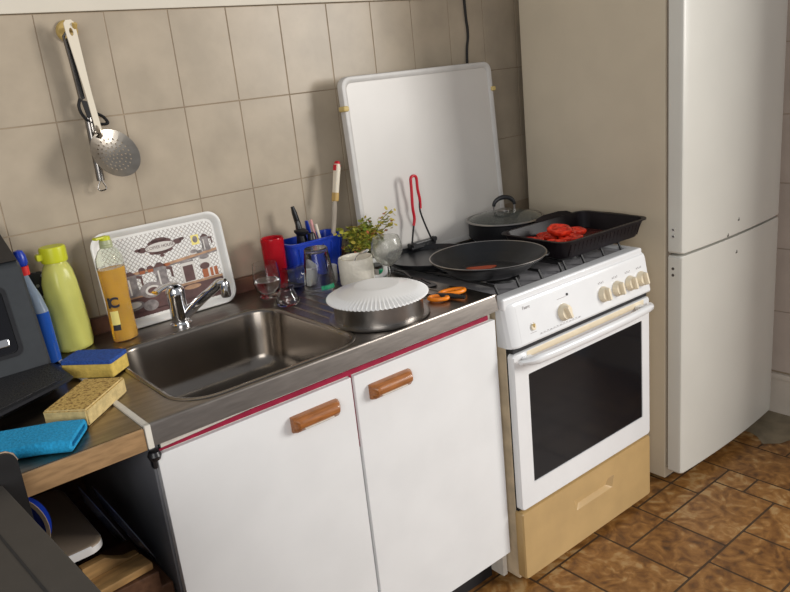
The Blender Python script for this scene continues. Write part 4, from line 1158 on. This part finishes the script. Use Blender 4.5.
tag(obj('bath_sponge', b, [SPTAN, SPSIDE], loc=(-0.052, -0.393, H)), 'large coarse tan sponge block on the steel joint', 'sponge')
b = B()
u = Vector((-0.835, 0.55, 0)); v_ = Vector((0.55, 0.835, 0))
CM = Matrix(((u.x, v_.x, 0, 0), (u.y, v_.y, 0, 0), (0, 0, 1, 0), (0, 0, 0, 1)))
loops = []
no_, ni_ = rrect(0.098, 0.022, 0.0108, 6, 0, 0.011), rrect(0.076, 0.008, 0.0038, 6, 0, 0.0105)
for (sx, L2, s) in ((0.012, ni_, 1), (0.0005, ni_, 1), (-0.001, rrect(0.088, 0.015, 0.007, 6, 0, 0.0108), 1), (0.002, no_, 1), (0.05, no_, 1.0), (0.10, no_, 1.03), (0.15, no_, 1.0), (0.22, no_, 1.02)):
    loops.append([(sx, y * s + 0.004 * math.sin(sx * 25), z * (1 + 0.06 * math.sin(sx * 40))) for y, z in L2])
loft(b, loops, True, True, M=CM)
tag(obj('cloth', b, CLOTH, loc=(-0.108, -0.522, H), sharp=60), 'bright blue folded dishcloth at the front of the left worktop', 'cloth')

# black machine with a drip tray
cm = thing('coffee_machine', 'black machine with slate front and drip tray on left worktop', 'coffee machine', (-0.22, -0.06, H))
b = B()
XR = -0.0445
prof = [(-0.150, 0.858), (-0.150, 0.884), (-0.092, 1.092), (-0.084, 1.102), (0.060, 1.165), (0.066, 1.155), (0.066, 0.858)]
def mp_(x, k=0.0): return [(x, y + (k if y < -0.05 else 0), z - (k if z > 1.09 else 0)) for y, z in prof]
loft(b, [mp_(-0.42), mp_(XR - 0.006), mp_(XR, 0.005)]); obj('housing', b, SLATE, cm, world=True, sharp=30)
b = B()
tp_ = [(-0.082, 1.1045), (0.060, 1.1670), (0.062, 1.1695), (-0.084, 1.1065)]
loft(b, [[(x, y, z) for y, z in tp_] for x in (-0.42, XR - 0.004)]); obj('top_cover', b, BLACKPL, cm, world=True)
fn = Vector((0, -0.208, 0.058)).normalized()
FMx = frame((-0.24, -0.121, 0.990), (1, 0, 0), (0, 0.058, 0.208))
b = B(); loft(b, [[(x, y, 0.0) for x, y in rrect(0.300, 0.150, 0.016, 5)], [(x, y, 0.004) for x, y in rrect(0.300, 0.150, 0.016, 5)], [(x, y, 0.004) for x, y in rrect(0.284, 0.134, 0.012, 5)], [(x, y, 0.001) for x, y in rrect(0.282, 0.132, 0.012, 5)]], True, True, M=FMx); wn = obj('window_frame', b, BLACKPL, cm, world=True)
b = B(); loft(b, [[(x, y, 0.0012) for x, y in rrect(0.280, 0.130, 0.012, 5)], [(x, y, 0.002) for x, y in rrect(0.280, 0.130, 0.012, 5)]], True, True, M=FMx); obj('window', b, DARKGLASS, wn, world=True)
b = B(); box(b, (0.06, -0.052, 0.002), (0.128, -0.034, 0.010), bev=0.004, M=FMx); obj('badge', b, CHROME, wn, world=True)
b = B()
topP = [(XR - 0.004, -0.146), (-0.040, -0.152), (-0.036, -0.270), (-0.050, -0.288), (-0.195, -0.358), (-0.42, -0.40), (-0.42, -0.146)]
def ins(P, k): return [(x - (0.030 * k if x > -0.4 else 0), y + (0.045 * k if y < -0.2 else 0)) for x, y in P]
loft(b, [[(x, y, H + 0.0005) for x, y in ins(topP, 1.0)], [(x, y, H + 0.010) for x, y in ins(topP, .8)], [(x, y, H + 0.029) for x, y in topP], [(x, y, H + 0.033) for x, y in ins(topP, 0.08)]]); obj('drip_tray', b, BLACKPL, cm, world=True, sharp=25)
b = B()
gp = ins(topP, 0.35)
prism(b, gp, H + 0.0331, H + 0.0345)
obj('grille', b, GRILLE, cm, world=True)

# ================================================================== HANGING ON THE TILES
hk = thing('wall_hook', 'yellowed round plastic hook stuck to the tiles at upper left', 'hook', (0.2085, W, 1.572))
HKM = RX(PI / 2)
b = B(); lathe(b, [(0, 0.0), (0.024, 0.0), (0.0245, 0.006), (0.021, 0.010), (0, 0.011)], 28, M=HKM); obj('base', b, HOOKM, hk)
b = B(); tube(b, curve([(0, -0.010, 0.004), (0.002, -0.030, 0.0), (0.003, -0.048, 0.002), (0.004, -0.056, 0.012)], 6), 0.0060, 10); obj('peg', b, HOOKM, hk)
# skimmer
skm = thing('skimmer', 'perforated round metal skimmer with cream handle hanging in front', 'skimmer', (0.200, W - 0.050, 1.568))
top = Vector((0.202, W - 0.052, 1.566)); bot = Vector((0.216, W - 0.056, 1.345))
hd = (bot - top).normalized()
HFM = frame(tuple(top), hd, Vector((1, 0, 0)))   # x down the handle, y sideways
b = B()
n = 12; Lh = (bot - top).length
pl_ = []
for k in range(n + 1):
    t = k / n
    w = 0.013 - 0.006 * min(1, t * 1.6)
    pl_.append((-0.020 + t * (Lh + 0.020), w))
pts = [(-0.026, 0.006), (-0.020, 0.0115)] + [(x, w) for x, w in pl_[1:]]
poly = [(x, y) for x, y in pts] + [(x, -y) for x, y in reversed(pts)]
hole = [(0.0 + 0.009 * math.cos(2 * PI * k / 14), 0.0045 * math.sin(2 * PI * k / 14)) for k in range(14)]
fill_holes(b, poly, [hole], z=0.002, thick=0.004, M=HFM)
obj('handle', b, IVORY, skm, world=True)
SKR = 0.061
cen = Vector((0.235, W - 0.068, 1.284))
SKM = frame(tuple(cen), Vector((1, 0.12, -0.22)), Vector((0.20, 0.45, 0.82)))
holes = []
for r_, n_ in ((0.0, 1), (0.010, 6), (0.020, 12), (0.030, 17), (0.040, 22)):
    for k in range(n_):
        a = 2 * PI * k / n_ + r_ * 30
        hx_, hy_ = r_ * math.cos(a), r_ * math.sin(a)
        holes.append([(hx_ + 0.0024 * math.cos(2 * PI * q / 8), hy_ + 0.0024 * math.sin(2 * PI * q / 8)) for q in range(8)])
t = B()
fill_holes(t, [(SKR * math.cos(2 * PI * k / 56), SKR * math.sin(2 * PI * k / 56)) for k in range(56)], holes, z=0.0, thick=0.0012)
for v in t.verts:
    r_ = math.hypot(v.co.x, v.co.y); v.co.z += 0.012 * (r_ / SKR) ** 2
bmesh.ops.transform(t, matrix=SKM, verts=t.verts)
SKMET = mat('skimmer_metal', (0.40, 0.36, 0.31), 0.32, 1.0, var=0.15, vscale=40)
obj('perforated_bowl', t, SKMET, skm, world=True, sharp=60)
b = B()
e0 = SKM @ Vector((-0.030, 0.046, 0.010))
tube(b, curve([tuple(bot - hd * 0.012), tuple(bot + hd * 0.008), tuple(e0.lerp(bot, 0.45)), tuple(e0)], 5), [0.005, 0.005, 0.0055, 0.006, 0.007, 0.008, 0.010, 0.012, 0.014, 0.016, 0.018, 0.020, 0.021, 0.021, 0.020, 0.018], 12, flat=0.22, ref=(0, -1, 0.1))
obj('neck', b, SKMET, skm, world=True)
# dark tool behind the skimmer
tl_ = thing('hand_tool', 'dark steel kitchen tool with wire end loop hanging behind the skimmer', 'utensil', (0.200, W - 0.022, 1.54))
b = B()
y = W - 0.026
tube(b, [(0.199, y, 1.560), (0.203, y, 1.500), (0.206, y, 1.418)], 0.0062, 8, flat=0.5); tube(b, [(0.212, y - .002, 1.560), (0.217, y - .002, 1.500), (0.223, y - .002, 1.425)], 0.0040, 8, flat=0.5)
tube(b, [(0.199, y, 1.558), (0.205, y - .001, 1.566), (0.212, y - .002, 1.558)], 0.0040, 8)
obj('arms', b, TOOLM, tl_, world=True, dx=-0.008)
b = B()
prism(b, [(0.205, 1.555), (0.211, 1.555), (0.219, 1.420), (0.208, 1.415)], -0.0015, 0.0015, M=T(0, y + 0.004, 0) @ RX(PI / 2))
tube(b, curve([(0.206, y, 1.420), (0.200, y, 1.404), (0.203, y, 1.385), (0.216, y, 1.366), (0.236, y, 1.358), (0.258, y, 1.357), (0.252, y, 1.372), (0.238, y, 1.382)], 6), 0.0062, 8, flat=0.6)
prism(b, [(0.208, 1.417), (0.224, 1.412), (0.236, 1.384), (0.232, 1.352), (0.216, 1.366)], -0.002, 0.002, M=T(0, y + 0.001, 0) @ RX(PI / 2))
obj('jaws', b, BLACKENAMEL, tl_, world=True, dx=-0.008)
b = B()
tube(b, [(0.217, y + 0.004, 1.375), (0.216, y + 0.004, 1.29), (0.215, y + 0.004, 1.226)], 0.0095, 12); obj('shaft', b, TOOLM, tl_, world=True, dx=-0.008)
b = B()
tube(b, curve([(0.215, y + .004, 1.228), (0.205, y + .004, 1.210), (0.209, y + .004, 1.202), (0.222, y + .004, 1.203), (0.224, y + .004, 1.210), (0.216, y + .004, 1.228)], 5), 0.0017, 8); obj('hanging_loop', b, TOOLM, tl_, world=True, dx=-0.008)

# ================================================================== UNDER THE LEFT WORKTOP
b = B()
box(b, (-0.80, -0.53, 0.410), (-0.003, 0.02, 0.428), bev=0.002)
for x in (-0.80,): box(b, (x, -0.53, 0.0), (x + 0.018, 0.02, 0.80))
box(b, (-0.80, 0.02, 0.0), (-0.003, 0.032, 0.805))
tag(obj('open_shelf', b, SHELFW, loc=(-0.4, -0.25, 0.0), world=True), 'dark brown shelf under the left steel worktop', 'shelf')
SZ = 0.4285
b = B(); box(b, (-0.10, -0.024, 0), (0.048, 0.024, 0.016), bev=0.003)
wb_ = obj('wooden_board', b, LIGHTWOOD, loc=(-0.082, -0.490, SZ + 0.110), rotz=0.10)
tag(wb_, 'pale flat wooden board under the left worktop, in front of the plates', 'board')
b = B(); prism(b, [(-0.075, 0), (0.030, 0), (0.035, 0.018), (0.010, 0.020), (-0.010, 0.030), (-0.030, 0.044), (-0.075, 0.044)], -0.010, 0.010, M=RX(PI / 2), bev=0.002)
tag(obj('wooden_stand', b, LIGHTWOOD, loc=(-0.075, -0.455, SZ + 0.110), rotz=0.10), 'curved pale wooden piece standing behind the flat board under the worktop', 'wooden piece')
b = B(); prism(b, [(-0.150, 0), (0.080, 0), (0.080, 0.074), (0.058, 0.074), (0.058, 0.1085), (-0.150, 0.1085)], -0.075, 0.080, M=RX(PI / 2), bev=0.003)
tag(obj('added_support_box', b, SHELFW, loc=(-0.085, -0.440, SZ)), 'added dark brown box on the shelf holding up the two wooden pieces', 'box')  # invented stepped block, added to hold up the wooden pieces and a plate
for k, (x, lab) in enumerate(((-0.040, 'dark blue plate leaning against the grey cabinet side under the worktop'), (-0.066, 'dark plate leaning second from the grey cabinet side under the worktop'))):
    b = B(); R = 0.098 - 0.020 * k
    lathe(b, [(0, 0), (R * .55, 0), (R * .63, 0.003), (R * .99, 0.009), (R, 0.011), (R * .61, 0.006), (0, 0.003)], 48)
    o = tag(obj('plate', b, DARKBLUE, loc=((-0.052, -0.080)[k], (-0.415, -0.380)[k], (0.601, 0.622)[k])), lab, 'plate', 'dark plates under the worktop')
    o.rotation_euler = (0, math.radians(68), 0)
# upturned enamel dish, near end towards the room
b = B()
def dl(w, d, r, z): return [(x, y, z) for x, y in rrect(w, d, r, 7)]
loft(b, [dl(0.150, 0.28, 0.030, 0.0), dl(0.157, 0.287, 0.033, 0.001), dl(0.157, 0.287, 0.033, 0.014), dl(0.153, 0.283, 0.032, 0.017), dl(0.140, 0.270, 0.030, 0.018)])
b.normal_update()
for f in b.faces: f.material_index = 0 if f.normal.z > 0.6 else 1
tag(obj('baking_dish', b, [BEIGEDISH, WHITECER], loc=(-0.178, -0.345, 0.612), sharp=50), 'beige baking dish with a white edge lying under the worktop beside the plates', 'dish')
b = B(); box(b, (-0.07, -0.12, 0), (0.06, 0.12, 0.182), bev=0.004)
tag(obj('added_support_box', b, BLACKPL, loc=(-0.180, -0.230, SZ)), 'added black support box carrying the beige dish under the worktop', 'box')  # invented support, added so the dish does not float above the shelf
b = B()
lathe(b, [(0, 0), (0.050, 0), (0.058, 0.006), (0.066, 0.040), (0.070, 0.042), (0.0705, 0.045), (0.064, 0.045), (0.056, 0.008), (0, 0.004)], 40)
for f in b.faces:
    c = f.calc_center_median()
    f.material_index = 1 if c.z > 0.041 else 0
o = tag(obj('bowl', b, [BLUEPL, BEIGEDISH], loc=(-0.222, -0.440, 0.702)), 'blue bowl with a beige rim on edge at the left on the beige dish', 'bowl')
o.rotation_euler = (math.radians(80), 0, math.radians(-35))

# bin in the near left corner
bn = thing('waste_bin', 'dark grey bin with black lid, cut off at the lower left corner', 'bin', (-0.42, -0.85, 0.0))
b = B()
edge = [(-0.2500, -0.596), (-0.2250, -1.010), (-0.2190, -1.12), (-0.60, -1.12), (-0.60, -0.596)]
prism(b, edge, 0.0, 0.860, bev=0.004)
obj('bin_body', b, BINM, bn, world=True)
b = B()
prism(b, [(-0.298, -0.640), (-0.2945, -0.640), (-0.262, -1.12), (-0.2655, -1.12)], 0.8596, 0.8606)
obj('seam', b, BLACKGAP, bn, world=True)
b = B()
lidp = rrect(0.30, 0.230, 0.020, 5, -0.370, 0.790)
loft(b, [[(x, -0.580, z) for x, z in lidp], [(x, -0.5950, z) for x, z in lidp]])
lidd = obj('lid', b, BLACKENAMEL, bn, world=True)
b = B()
tube(b, [(-0.40, -0.586, 0.9050), (-0.25, -0.586, 0.9050), (-0.233, -0.586, 0.9035), (-0.224, -0.586, 0.897), (-0.220, -0.586, 0.885)], 0.0022, 8)
o = obj('lid_trim', b, PALEEDGE, lidd, world=True); o['label'] = 'pale trim along the top of the lid'
